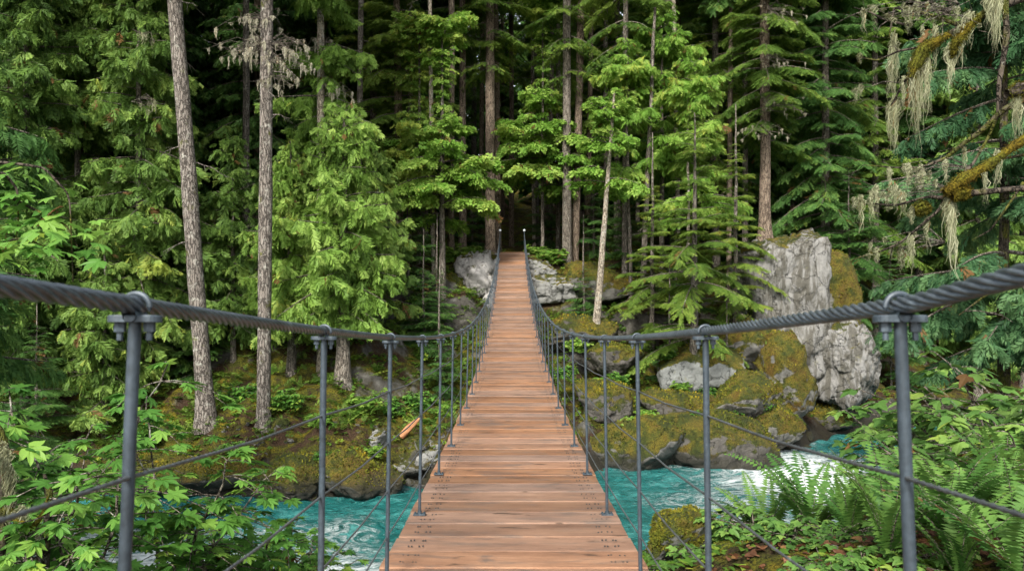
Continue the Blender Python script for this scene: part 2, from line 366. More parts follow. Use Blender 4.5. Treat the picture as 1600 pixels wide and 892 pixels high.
M['white'] = steel_mat("pale_cap", (.45, .5, .52), .5, 0)
m_, ns_, ls_, b_ = new_mat("fresh_wood"); b_.inputs["Roughness"].default_value = .8
t_ = tex(ns_, ls_, 12, 5, .7, mapping=(.15, 1, 1)); r_ = ramp(ns_, [(.3, (.22, .08, .03)), (.7, (.45, .22, .10))]); ls_.new(t_.outputs[0], r_.inputs[0]); ls_.new(r_.outputs[0], b_.inputs["Base Color"]); M['wood'] = m_
# ------------------------------------------------------------------ ground and river
FX = [-70, -14, -8.6, -5.4, 0, 3, 7.5, 10, 12, 20, 40, 70]
FY = [25, 23.2, 22.8, 22.6, 24.5, 26, 27, 29, 31, 36, 45, 60]
NX = [-70, -10, 0, 5, 10, 20, 40, 70]
NY = [10.5, 11.5, 12.5, 13.6, 16.5, 24, 34, 50]
def bank(x, y):
    x = np.asarray(x, float); y = np.asarray(y, float)
    q = np.stack([x * .35, y * .35, 0 * x], -1).reshape(-1, 3); wob = fbm(q, 3, 5).reshape(x.shape) * .7
    df = y - np.interp(x, FX, FY) + wob          # >0: far bank
    dn = np.interp(x, NX, NY) - y + wob          # >0: near bank
    return df, dn
def ground(x, y):
    x = np.asarray(x, float); y = np.asarray(y, float)
    df, dn = bank(x, y)
    zf = np.interp(df, [-4, -.6, 0, .8, 1.6, 4, 9, 12.3, 16, 30, 60, 120], [-1.6, -.7, -.1, .75, 1.15, 1.9, 4.4, 6.9, 7.6, 9, 14, 26])
    left = np.interp(dn, [-4, -.5, 0, 1, 2.5, 5.5, 8, 12, 16, 40], [-1.6, -.6, -.05, .7, 1.7, 3.1, 3.8, 4.5, 4.9, 6.5])
    right = np.interp(dn, [-4, -.5, 0, 1, 3, 5, 7, 9, 13, 40], [-1.6, -.6, -.05, 1.0, 2.35, 3.15, 3.6, 4.05, 4.75, 7]) + .30 * np.clip((x - 3.2) / 2.5, 0, 1) * np.clip(dn / 3, 0, 1)
    k = np.clip((x + 1) / 3, 0, 1); zn = left * (1 - k) + right * k
    z = np.where(df > -3.5, np.where(dn > -3.5, np.maximum(zf, zn), zf), np.where(dn > -3.5, zn, -1.6))
    q = np.stack([x, y, 0 * x], -1).reshape(-1, 3)
    n = (fbm(q * .33, 4, 11) * .38 + fbm(q * 1.3, 3, 21) * .12).reshape(x.shape)
    amp = np.clip(np.maximum(df, dn) / 2.0, 0, 1)
    steep = np.clip((df - 3) / 3, 0, 1) * np.clip((13 - df) / 3, 0, 1)
    led = (np.abs(fbm(q * .55, 3, 31)).reshape(x.shape)) * 1.1 * steep
    lump = np.maximum(fbm(q * 1.7, 3, 91), -.1).reshape(x.shape) * .34 * np.clip(df / .8, 0, 1) * np.clip((6 - df) / 3, 0, 1)
    z = z + n * amp + led + lump + .45 * np.exp(-((x - 2.3) / 1.1) ** 2 - ((y - 8.6) / 1.6) ** 2)
    # bridge landings
    fl = np.clip(1.6 - np.abs(x) / 1.6, 0, 1) * np.clip((y - 35.5) / 1.5, 0, 1) * np.clip((48 - y) / 4, 0, 1)
    z = z * (1 - fl) + 7.42 * fl
    nl = np.clip(2.0 - np.abs(x) / 1.2, 0, 1) * np.clip((1.2 - y) / 1.2, 0, 1)
    z = z * (1 - nl) + np.minimum(z, 4.5) * nl
    return z
def gz(x, y): return float(ground(np.array([x]), np.array([y]))[0])
def axis(lo, hi, a, b, fine, coarse):
    return np.unique(np.round(np.concatenate([np.arange(lo, a, coarse), np.arange(a, b, fine), np.arange(b, hi + coarse, coarse)]), 4))
def sheet(xs, ys, zf):
    X, Y = np.meshgrid(xs, ys); Z = zf(X, Y)
    V = np.stack([X, Y, Z], -1).reshape(-1, 3); nx, ny = len(xs), len(ys)
    i = (np.arange(ny - 1)[:, None] * nx + np.arange(nx - 1)[None]).ravel()
    return V, np.stack([i, i + 1, i + nx + 1, i + nx], -1)
V, Fq = sheet(axis(-140, 140, -20, 24, .2, 1.2), axis(-14, 190, -1, 42, .2, 1.0), ground)
tag(obj("ground", mk_mesh("ground", [(V, Fq, 0, None)], [M['ground']], True)), kind="structure")

def water_z(X, Y):
    q = np.stack([X * .6, Y * 1.1, 0 * X], -1).reshape(-1, 3)
    return (fbm(q, 4, 51) * .085 + fbm(q * 3.1, 3, 61) * .03).reshape(X.shape)
xs = axis(-70, 70, -16, 20, .12, .8); ys = axis(6, 60, 11, 33, .12, .8)
V, Fq = sheet(xs, ys, water_z)
def bump2(x, y, cx, cy, sx, sy): return np.exp(-((x - cx) / sx) ** 2 - ((y - cy) / sy) ** 2)
x, y = V[:, 0], V[:, 1]
df, dn = bank(x, y)
foam = (.10 + .72 * bump2(x, y, 9.8, 24.5, 3.2, 4.2) + .40 * bump2(x, y, 6.0, 18.5, 1.6, 2.0) + .16 * bump2(x, y, -3, 19, 3, 2)
        + .55 * bump2(x, y, -8.5, 16.0, 4, 2.2) + .35 * bump2(x, y, -11, 19, 5, 2) + .35 * bump2(x, y, -3.5, 16.3, 2.0, 1.5) + .18 * bump2(x, y, 4.5, 22, 1.2, 1.6)
        + .16 * np.exp(-(df / .5) ** 2)) + fbm(V * .5, 3, 71) * .10
tag(obj("river_water", mk_mesh("river_water", [(V, Fq, 0, np.clip(foam, 0, 1))], [M['water']], True)), kind="structure")

# ------------------------------------------------------------------ suspension bridge
Y0, Y1 = -2.6, 37.0
def zdeck(y): return EYE - 1.05 - .0915 * np.asarray(y, float) + .00439 * np.asarray(y, float) ** 2
def rail(y): return zdeck(y) + np.interp(y, [-3, 0, 1.1, 6, 10, 37], [1.13, 1.115, 1.10, 1.035, .985, .93])
def zrail(y):   # smoothed
    y = np.asarray(y, float); return (rail(y - .8) + rail(y) * 2 + rail(y + .8)) / 4 - .0
BX = .008      # the walkway's centre line
bridge = tag(obj("suspension_bridge", None, loc=(BX, 0, 0)), "narrow wooden footbridge with twisted steel cable handrails sagging across the turquoise river", "footbridge")
rng = np.random.default_rng(3)
pitch = .29; nb = int((Y1 - Y0) / pitch); pieces = []
for i in range(nb):
    yc = Y0 + (i + .5) * pitch; hw = .63 + rng.normal(0, .004); dz = rng.normal(0, .0015); sl = -.0915 + .00878 * yc
    g = pitch / 2 - rng.uniform(.005, .012); tilt = rng.normal(0, .0012)
    ch = .006; xs = [-hw, hw]
    prof = [(-g, -.045), (g, -.045), (g, -ch), (g - ch, 0), (-g + ch, 0), (-g, -ch)]
    V = np.array([[xx, yc + a, float(zdeck(yc)) + sl * a + b + dz + (tilt if xx > 0 else -tilt)] for xx in xs for a, b in prof])
    q = [[k, (k + 1) % 6, 6 + (k + 1) % 6, 6 + k] for k in range(6)]
    t = rng.uniform(0, 1)
    pieces.append((V, np.array(q)[:, ::-1], 0, t)); pieces.append((V, np.array([[0, 1, 2, 3, 4, 5], [11, 10, 9, 8, 7, 6]]), 0, t))
obj("deck", mk_mesh("deck", pieces, [M['deck']]), bridge)
ysp = np.linspace(Y0, Y1, 120)
for s in (-1, 1):
    p = np.stack([0 * ysp + s * .48, ysp, zdeck(ysp) - .075], -1)
    V, Fq = tube(p, .028, 8); obj("bearer_cable", mk_mesh("bearer_cable", [(V, Fq, 0, None)], [M['steel']], True), bridge)

def rope(path, R, lobes, lay, depth, per, hand=1):
    p = np.asarray(path, float); n = len(p)
    T = np.gradient(p, axis=0); ds = np.linalg.norm(np.diff(p, axis=0), axis=1); s = np.concatenate([[0], np.cumsum(ds)])
    T /= np.linalg.norm(T, axis=1)[:, None]; A = np.cross(T, [0, 0, 1.0]); A /= np.linalg.norm(A, axis=1)[:, None]; B = np.cross(T, A)
    k = lobes * per; a = np.linspace(0, 2 * np.pi, k, endpoint=False)
    r = R * (1 - depth + depth * np.abs(np.cos(lobes * a / 2)) ** .8)
    ang = a[None] + hand * 2 * np.pi * s[:, None] / lay
    V = (p[:, None] + r[None, :, None] * (np.cos(ang)[..., None] * A[:, None] + np.sin(ang)[..., None] * B[:, None])).reshape(-1, 3)
    i = np.arange(n - 1)[:, None] * k; j = np.arange(k)[None]; j2 = (j + 1) % k
    return V, np.stack([i + j, i + j2, i + k + j2, i + k + j], -1).reshape(-1, 4)
RX = .552
ynear = np.concatenate([np.arange(-2.2, 7, .012), np.arange(7, 16, .03), np.arange(16, 37.01, .08)])
for s in (-1, 1):
    p = np.stack([0 * ynear + s * RX, ynear, zrail(ynear) + .0205 + np.clip(1.12 - ynear, 0, .8) * (.055 if s > 0 else -.006)], -1)
    V, Fq = rope(p, .0134, 7, .215, .34, 8, hand=1)
    obj("handrail_cable", mk_mesh("handrail_cable", [(V, Fq, 0, None)], [M['cable']], True), bridge)
# posts
py_ = [-1.25, -.05, 1.155, 2.315, 3.58, 4.85]
while py_[-1] + 1.27 < 36.4: py_.append(py_[-1] + 1.27)
py_ = py_[:-1] + [36.6]
for k, h in enumerate((.20, .41, .63, .865)):
    for s in (-1, 1):
        yy = np.concatenate([np.arange(-2.2, 7, .02), np.arange(7, 37.0, .1)])
        sag = np.array([min(abs(v - q) for q in py_) for v in yy]) * .012
        hh = np.array([h * (float(zrail(v) - zdeck(v)) / 1.09) for v in yy])
        p = np.stack([0 * yy + s * (RX + .018 * (1 - h / 1.1) + .002), yy, zdeck(yy) + hh - sag], -1)
        V, Fq = rope(p, .0042, 6, .06, .22, 2, 1)
        obj("side_cable", mk_mesh("side_cable", [(V, Fq, 0, None)], [M['thin']], True), bridge)

def clamp_mesh():
    P_ = []
    # plate with rounded ends
    a = np.linspace(0, 2 * np.pi, 20, endpoint=False); px = np.sign(np.cos(a)) * .024 + np.cos(a) * .014; pyy = np.sin(a) * .017
    for z0, z1, sc in ((-.004, .006, 1.0),):
        V = np.vstack([np.stack([px * sc, pyy * sc, 0 * a + z0], -1), np.stack([px, pyy, 0 * a + z1 - .002], -1), np.stack([px * .95, pyy * .93, 0 * a + z1], -1)])
        n = 20; j = np.arange(n); j2 = (j + 1) % n
        P_.append((V, np.concatenate([np.stack([j, j2, n + j2, n + j], -1), np.stack([n + j, n + j2, 2 * n + j2, 2 * n + j], -1)]), 0, None))
        P_.append((V, np.stack([np.arange(20)[::-1]], 0), 0, None)); P_.append((V, np.stack([2 * n + np.arange(20)], 0), 0, None))
    # u-bolt, saddle, nuts
    t = np.linspace(0, np.pi, 15); arch = [(-.020, 0, -.024), (-.020, 0, .010)] + [(-.020 * math.cos(q), 0, .0175 + .020 * math.sin(q)) for q in t] + [(.020, 0, .010), (.020, 0, -.024)]
    V, Fq = tube(arch, .0042, 8); P_.append((V, Fq, 0, None))
    V, Fq = tube([(0, -.020, .005), (0, .020, .005)], .010, 10); P_.append((V, Fq, 0, None))
    for sx in (-.021, .021):
        for V, f in cyl((sx, 0, -.004), (sx, 0, -.018),   .0085, 6): P_.append((V, f, 0, None))
        for V, f in cyl((sx, 0, -.018), (sx, 0, -.030),   .0045, 8): P_.append((V, f, 0, None))
    return mk_mesh("cable_clamp", P_, [M['steel']])
def plate_mesh():
    P_ = []; V, Fq = boxes([(0, 0, .003)], (.036, .026, .0035)); P_.append((V, Fq, 0, None))
    V, Fq = tube([(0, 0, .006), (0, 0, .022)], .0135, 12); P_.append((V, Fq, 0, None))
    for sx in (-.027, .027):
        for sy in (-.017, .017):
            for V, f in cyl((sx, sy, .006), (sx, sy, .013), .0062, 6): P_.append((V, f, 0, None))
    return mk_mesh("base_plate", P_, [M['steel']])
CL, BP = clamp_mesh(), plate_mesh()
for i, yy in enumerate(py_):
    for s in (-1, 1):
        zt = float(zrail(yy)); zb = float(zdeck(yy)) + .004; last = i == len(py_) - 1
        lean = .016 + (.030 if i == 2 else 0.0) + rng.uniform(-.002, .002)
        xb = s * (RX + lean); xt = s * RX
        if last: zt += .06
        zz = np.linspace(0, 1, 9)
        V, Fq = tube(np.stack([(xt - xb) * zz, rng.normal(0, .0007, 9), (zt - zb) * zz], -1), .0092 if not last else .02, 14)
        po = obj("post", mk_mesh("post", [(V, Fq, 0, None)], [M['steel']], True), bridge, loc=(xb, yy, zb))
        if last:
            bm = bmesh.new(); bmesh.ops.create_uvsphere(bm, u_segments=14, v_segments=8, radius=.06); me = bpy.data.meshes.new("post_cap"); bm.to_mesh(me); bm.free()
            me.materials.append(M['white']); me.polygons.foreach_set("use_smooth", np.ones(len(me.polygons), bool))
            obj("post_cap", me, po, loc=(xt - xb, 0, zt - zb + .04))
        else:
            obj("cable_clamp", CL, po, loc=(xt - xb, 0, zt - zb), rot=(math.atan(-.0915 + .00878 * yy), 0, rng.normal(0, .08)))
        obj("base_plate", BP, po, rot=(math.atan(-.0915 + .00878 * yy), 0, 0))
# bolt heads along both board edges
def bolt_me():
    P_ = [(V, f, 0, None) for V, f in cyl((0, 0, -.002), (0, 0, .004), .0048, 6)]
    return mk_mesh("bolt", P_, [M['bolt']])
BM = bolt_me(); spots = []
for i in range(nb):
    for a in (-.058, .060):
        yy = Y0 + (i + .5) * pitch + a
        for s in (-1, 1):
            for bx in (.480, .538):
                for dd in (-.0095, .0095):
                    spots.append((s * (bx + rng.normal(0, .003)) + dd, yy + rng.normal(0, .004), s))
spots = [q for q in spots if q[1] > 3.3]; spots.sort(key=lambda q: q[1])
for q in spots[:100]: obj("bolt", BM, bridge, loc=(q[0], q[1], float(zdeck(q[1])) + .001))
bv = np.array([v.co[:] for v in BM.vertices]); pcs = []
rest = np.array([(q[0], q[1], float(zdeck(q[1])) + .001) for q in spots[100:]])
for pl in {p.loop_total for p in BM.polygons}:
    ff = np.array([list(p.vertices) for p in BM.polygons if p.loop_total == pl]); n = len(bv)
    VV = (rest[:, None] + bv[None]).reshape(-1, 3); FF = (np.arange(len(rest))[:, None, None] * n + ff[None]).reshape(-1, pl)
    pcs.append((VV, FF, 0, None))
tag(obj("bolt_heads", mk_mesh("bolt_heads", pcs, [M['bolt']]), bridge), kind="stuff")
# landing under the far end and the near end
def slab(name, c, h, label):
    V, Fq = boxes([c], h); tag(obj(name, mk_mesh(name, [(V, Fq, 0, None)], [M['rock_grey']])), label, "abutment")
slab("bridge_abutment", (BX, 37.55, 7.0), (.8, .5, .50), "low concrete footing where the boardwalk meets the far bank")

# ------------------------------------------------------------------ rocks
def facets(q, seed, size, tilt=.35):
    """random fracture cells: every cell of the face gets its own step and its own tilt"""
    r = np.random.default_rng(seed); lo, hi = q.min(0) - size, q.max(0) + size
    n = int(min(420, max(20, np.prod((hi - lo) / size)))); sd_ = r.uniform(lo, hi, (n, 3)); q2 = q + np.stack([fbm(q * 1.6 / size + k * 5, 2, seed + k) for k in range(3)], -1) * size * .10
    best = np.full(len(q), 1e9); idx = np.zeros(len(q), int)
    for k in range(n):
        dd = ((q2 - sd_[k]) ** 2).sum(1); m = dd < best; best[m] = dd[m]; idx[m] = k
    st = r.normal(0, 1, n); g = r.normal(0, tilt, (n, 3))
    return st[idx] * .5 + ((q - sd_[idx]) * g[idx]).sum(1) / size * 1.2
def rock_mesh(name, dims, seed, mat, planes=16, sub=5, rough=.10, blocky=0.0):
    r = np.random.default_rng(seed); bm = bmesh.new(); bmesh.ops.create_icosphere(bm, subdivisions=sub, radius=1)
    v = np.array([q.co[:] for q in bm.verts]); f = np.array([[q.index for q in fc.verts] for fc in bm.faces]); bm.free()
    nrm = r.normal(size=(planes, 3)); nrm /= np.linalg.norm(nrm, axis=1)[:, None]; d = r.uniform(.62, .95, planes)
    if blocky > 0:
        ax = np.array([[1,0,0],[-1,0,0],[0,1,0],[0,-1,0],[0,0,1],[0,0,-1]], float) + r.normal(0, .13, (6, 3)); ax /= np.linalg.norm(ax, axis=1)[:, None]
        nrm = np.vstack([ax, nrm]); d = np.concatenate([r.uniform(.66, .78, 6), d + .12 * blocky])
    dots = v @ nrm.T; rad = np.where(dots > .05, d / np.maximum(dots, .05), 9); k = 20.0
    rr = -np.log(np.exp(-k * np.minimum(rad, 1.6)).sum(1)) / k; rr = np.clip(rr, .3, 1.15)
    p = v * rr[:, None]
    q = p * np.array(dims)
    sz = np.array([1.0, 1.0, 1.7 if blocky > .5 else 1.1]); m_ = max(dims)
    n = fbm(q * .9 + seed * 3.3, 4, seed) * rough * .6 + facets(q / sz, seed + 3, .42 * m_ + .12) * rough * .55 + facets(q / sz, seed + 8, .17 * m_ + .06) * rough * .30
    n = n - np.clip(.25 - np.abs(fbm(q * [1.1, 1.1, .35] + seed * 1.7, 4, seed + 30)), 0, 1) * rough * .9 + fbm(q * 5.0 + seed, 3, seed + 40) * rough * .10
    p = p * (1 + n / np.maximum(np.mean(dims), .5))[:, None]
    # ledges on tall rocks
    V = p * np.array(dims)
    return mk_mesh(name, [(V, f, 0, None)], [mat], True)
def rock(name, px, py, w_, h_, Y, mat, label, seed, cat="boulder", depth=None, sub=5, planes=16, blocky=0, rough=.20, group=None, rz=None):
    hw = w_ / F * Y / 2 * 1.12; hh = h_ / F * Y / 2 * 1.12
    c = P(px, py, Y)
    o = obj(name, rock_mesh(name, (hw, depth or (hw + hh) * .55, hh), seed, M[mat], planes, sub, rough, blocky), loc=(c.x, c.y, c.z), rot=(0, 0, random.Random(seed).uniform(-.3, .3) if rz is None else rz))
    if mat in ('rock_gold', 'rock_moss', 'rock_dark', 'rock_near', 'rock_grey') and h_ > 38:
        near = mat == 'rock_near'; r = np.random.default_rng(seed + 5); me = o.data; nv = len(me.vertices)
        co = np.empty(nv * 3); me.vertices.foreach_get("co", co); co = co.reshape(-1, 3); no = np.empty(nv * 3); me.vertices.foreach_get("normal", no); no = no.reshape(-1, 3)
        ii = r.integers(0, nv, 9000 if near else 3200); cl_ = fbm(co[ii] * (4 if near else 1.1) + seed, 3, seed + 2)
        keep = no[ii][:, 2] * .9 + cl_ * .8 > {'rock_gold': .05, 'rock_moss': .2, 'rock_dark': .35, 'rock_near': .1, 'rock_grey': .75}[mat]
        ii = ii[keep]; n = len(ii); l = r.uniform(.012, .035, n) if near else r.uniform(.04, .11, n)
        dr = no[ii] + r.normal(0, .55, (n, 3)); dr[:, 2] += .3; dr /= np.linalg.norm(dr, axis=1)[:, None]; sd_ = np.cross(dr, r.normal(0, 1, (n, 3))); sd_ /= np.linalg.norm(sd_, axis=1)[:, None]
        b0 = co[ii] - no[ii] * l[:, None] * .2; mid = b0 + dr * (l * .5)[:, None]; wd = sd_ * (l * .3)[:, None]
        V = np.stack([b0, mid + wd, b0 + dr * l[:, None], mid - wd], 1).reshape(-1, 3)
        tt = np.clip(.5 + fbm(co[ii] * 1.7 + 3, 3, seed) * .45 + r.normal(0, .12, n), .17, 1)
        if n: obj("moss", mk_mesh("moss", [(V, np.arange(n * 4).reshape(-1, 4), 0, np.repeat(tt, 4))], [M['moss_tuft']]), o)
    return tag(o, label, cat, group)
rock("rock_cliff", 1222, 478, 150, 256, 33.4, 'rock_pale', "tall pale granite cliff face streaked with dark lichen above the mossy boulders", 5, "cliff", 2.4, 6, 22, .9, .34, rz=-.12)
rock("rock_cliff", 1300, 480, 86, 210, 34.4, 'rock_gold', "upright rock shoulder coated in rusty golden moss beside the pale cliff face", 8, "cliff", 1.8, 5, 12, .6, .25)
rock("rock_cliff", 1172, 470, 60, 170, 34.2, 'rock_grey', "dark grey rock flank half hidden by hemlock boughs next to the cliff", 18, "cliff", 1.6, 5, 12, .6, .25)
rock("boulder", 1316, 566, 116, 148, 32.4, 'rock_pale', "large cracked grey block overhanging the dark hollow above the water", 11, depth=1.7, planes=20, blocky=.4, rough=.34, sub=6)
rock("boulder", 1224, 595, 100, 120, 30.4, 'rock_gold', "tall rounded boulder capped with orange moss under the cliff", 12, depth=1.4)
rock("boulder", 1216, 668, 96, 66, 29.0, 'rock_gold', "low golden mossy boulder sitting at the waterline below the cliff", 13, depth=1.2)
rock("boulder", 1098, 575, 160, 84, 30.6, 'rock_grey', "broad bare grey boulder under the overhanging hemlock branches", 14, depth=1.6, blocky=.3)
rock("boulder", 1160, 545, 110, 70, 31.5, 'rock_moss', "mossy ledge stone between the broad grey boulder and the cliff foot", 15)
rock("boulder", 1130, 688, 180, 96, 27.2, 'rock_dark', "dark olive mossy boulder leaning over the turquoise pool", 16, depth=1.4)
rock("boulder", 1010, 694, 160, 96, 26.7, 'rock_moss', "brown and green mossy rock at the pool's edge beside the bridge", 17, depth=1.4)
rock("boulder", 1062, 645, 130, 70, 28.2, 'rock_dark', "dark rock shelf covered in leaf debris above the pool", 19, depth=1.2)
rock("boulder", 1160, 630, 120, 76, 28.8, 'rock_moss', "hummocky moss covered stone between the orange capped boulder and the pool", 20, depth=1.2)
rock("boulder", 1300, 655, 90, 50, 32.6, 'rock_dark', "black wet rock in the hollow under the cracked grey block", 21)
rock("boulder", 750, 442, 88, 84, 34.9, 'rock_white', "whitish granite outcrop close beside the far end of the boardwalk", 22, "boulder", 1.2, 5, 14, 0, .34)
rock("boulder", 768, 476, 48, 42, 34.2, 'rock_white', "small pale rock wedged below the whitish outcrop by the walkway", 23, planes=12)
rock("boulder", 716, 462, 54, 66, 34.6, 'rock_dark', "dark brown mossy rock flanking the whitish outcrop", 24)
rock("boulder", 868, 452, 96, 58, 35.2, 'rock_rubble', "jagged pale rock band under the brown moss bank by the walkway", 25, "boulder", 1.1, 5, 14, .2, .3)
rock("boulder", 846, 424, 40, 34, 36.0, 'rock_rubble', "small pale slab directly next to the far handrail post", 26, planes=12)
rock("boulder", 930, 447, 120, 62, 35.6, 'rock_gold', "smooth bank stone blanketed in reddish brown moss behind the pale leaning trunk", 27, depth=1.3)
rock("boulder", 905, 520, 110, 54, 32.6, 'rock_dark', "dark jutting rock ledge below the pale leaning trunk", 28)
rock("boulder", 956, 560, 90, 60, 30.6, 'rock_dark', "shaded rock face behind the yellow shrub on the slope", 29)
rock("boulder", 950, 628, 100, 76, 27.8, 'rock_dark', "blocky dark rock right beside the deck edge with moss on top", 30, blocky=.4)
rock("boulder", 556, 742, 122, 78, 23.6, 'rock_gold', "big golden green mossy boulder overhanging the teal water", 31, depth=1.1)
rock("boulder", 452, 750, 140, 62, 23.3, 'rock_moss', "long low mossy boulder next to the furrowed trunk by the river", 32, depth=1.0)
rock("boulder", 345, 738, 130, 60, 23.4, 'rock_gold', "mossy bank stone at the foot of the leaning fir", 33, depth=1.0)
rock("boulder", 250, 752, 110, 56, 23.2, 'rock_dark', "dark mossy bank stone behind the maple leaves", 34, depth=1.0)
rock("boulder", 545, 655, 66, 44, 26.2, 'rock_moss', "rounded stone with a green moss cap under the bright cedar", 35)
rock("boulder", 590, 690, 44, 34, 24.8, 'rock_rubble', "small bare grey stone above the big golden boulder", 36)
for k, (a, b2, w_, h_, Y) in enumerate([(640, 735, 46, 34, 24.3), (668, 722, 36, 28, 24.8), (655, 705, 30, 24, 25.2), (690, 742, 34, 26, 24.4), (628, 712, 26, 22, 25.0), (678, 700, 28, 20, 25.6), (700, 718, 26, 22, 25.0), (645, 758, 34, 20, 23.9)]):
    rock("stone", a, b2, w_, h_, Y, 'rock_rubble', ["largest grey stone of the rubble beach beside the deck", "angular grey stone midway up the rubble beach", "small grey stone near the broken orange log", "grey stone touching the deck edge above the water", "flat grey stone beside the big golden boulder", "upper grey stone of the rubble beach", "little grey stone beside the walkway post", "wet grey stone at the rubble beach waterline"][k], 40 + k, "stone", sub=4, planes=10, group="grey stones of the rubble beach")
rock("boulder", 1058, 836, 84, 74, 8.3, 'rock_near', "near boulder with a bright yellow moss top and bare grey side", 51, depth=.42, planes=12)
rock("boulder", 1180, 880, 130, 70, 7.6, 'rock_near', "low yellow mossy hump among the small leafy plants", 52, depth=.5)
# broken log
c = P(645, 666, 25.6); path = [(-.35, 0, -.32), (-.1, .03, -.05), (.12, 0, .16), (.34, -.02, .34)]
V, Fq = tube(path, [.11, .12, .09, .02], 9)
tag(obj("broken_log", mk_mesh("broken_log", [(V + fbm(V * 9, 3, 4)[:, None] * .05, Fq, 0, None)], [M['wood']]), loc=c), "short splintered orange log lying on the rubble slope", "log")
# ------------------------------------------------------------------ foliage kit
def nrmz(a): return a / (np.linalg.norm(a, axis=-1, keepdims=True) + 1e-9)
def kites(base, tip, wid, side):
    """kite quads: base,tip (n,3), side (n,3) unit, wid (n,)"""
    mid = base + (tip - base) * .42
    V = np.stack([base, mid + side * wid[:, None], tip, mid - side * wid[:, None]], 1).reshape(-1, 3)
    return V, np.arange(len(base) * 4).reshape(-1, 4)
def t_spray(r, n=8, spread=.40, ang=48, width=.045, droop=.25, axisw=.012, taper=.8):
    """flat herring-bone spray of length 1 along +X"""
    b, t, w_, s_ = [], [], [], []
    for i in range(n):
        u = .10 + .86 * i / n; pl = spread * (math.sin(math.pi * (.22 + .74 * u)) ** taper)
        for sg in (-1, 1):
            a = math.radians(ang + r.uniform(-9, 9)) * sg; l = pl * r.uniform(.75, 1.2); uu = u + r.uniform(-.03, .03)
            b0 = np.array([uu, 0, -droop * uu * uu]); d = np.array([math.cos(a), math.sin(a), -.18 + r.uniform(-.12, .12)])
            b.append(b0); t.append(b0 + d * l + np.array([0, 0, -droop * .6 * uu * l])); w_.append(width * r.uniform(.8, 1.25))
            s_.append(np.array([-math.sin(a), math.cos(a), r.uniform(-.4, .4)]))
    b.append(np.array([.78, 0, -droop * .6])); t.append(np.array([1.06, 0, -droop * 1.15])); w_.append(width); s_.append(np.array([0, 1, 0]))
    b.append(np.array([0, 0, 0])); t.append(np.array([.95, 0, -droop * .9])); w_.append(axisw); s_.append(np.array([0, 1, 0]))
    return kites(np.array(b), np.array(t), np.array(w_), nrmz(np.array(s_)))
def t_leafspray(r, n=5, size=.34, width=.12, droop=.2):
    b, t, w_, s_ = [], [], [], []
    for i in range(n):
        u = .2 + .75 * i / n
        for sg in (-1, 1):
            a = math.radians(r.uniform(30, 75)) * sg; l = size * r.uniform(.7, 1.2)
            b0 = np.array([u, 0, -droop * u * u]) + np.array([math.cos(a), math.sin(a), .1]) * .06
            t.append(b0 + np.array([math.cos(a), math.sin(a), r.uniform(-.5, .15)]) * l); b.append(b0); w_.append(width * r.uniform(.7, 1.2))
            s_.append(np.array([-math.sin(a), math.cos(a), r.uniform(-.6, .6)]))
    b.append(np.array([.85, 0, -droop * .7])); t.append(np.array([1.15, 0, -droop * 1.3])); w_.append(width); s_.append(np.array([0, 1, .2]))
    return kites(np.array(b), np.array(t), np.array(w_), nrmz(np.array(s_)))
RT = np.random.default_rng(77)
TPL = {'cedar': [t_spray(RT, 8, .42, 42, .052, .55) for _ in range(5)],
       'hemlock': [t_spray(RT, 11, .30, 54, .026, .25) for _ in range(3)],
       'broad': [t_leafspray(RT) for _ in range(3)],
       'lod': [t_spray(RT, 5, .46, 50, .085, .35) for _ in range(2)]}

class Sprays:
    def __init__(s): s.p, s.x, s.u, s.l, s.t = [], [], [], [], []
    def add(s, p, x, u, l, t): s.p.append(p); s.x.append(x); s.u.append(u); s.l.append(l); s.t.append(t)
    def pieces(s, tpls, seed=0, mat=0, tip=.16):
        p, x, u, l, t = map(np.concatenate, (s.p, s.x, s.u, s.l, s.t)); x = nrmz(x)
        y = nrmz(np.cross(u, x)); z = np.cross(x, y)
        rg_ = np.random.default_rng(seed); which = rg_.integers(0, len(tpls), len(p)); dead = rg_.uniform(0, 1, len(p)) < .010; out = []
        for k, (tv, tf) in enumerate(tpls):
            m = which == k
            if not m.any(): continue
            P_, X_, Y_, Z_, L_ = p[m], x[m], y[m], z[m], l[m]
            V = P_[:, None] + L_[:, None, None] * (tv[None, :, 0:1] * X_[:, None] + tv[None, :, 1:2] * Y_[:, None] + tv[None, :, 2:3] * Z_[:, None])
            n = len(tv); Fc = (np.arange(len(P_))[:, None, None] * n + tf[None]).reshape(-1, tf.shape[1])
            tt = (t[m][:, None] + tip * (np.linalg.norm(tv, axis=1)[None] - .5)).ravel()
            tt = np.where(np.repeat(dead[m], n), -.2, np.clip(tt, .17, 1)); out.append((V.reshape(-1, 3), Fc, mat, tt))
        return out

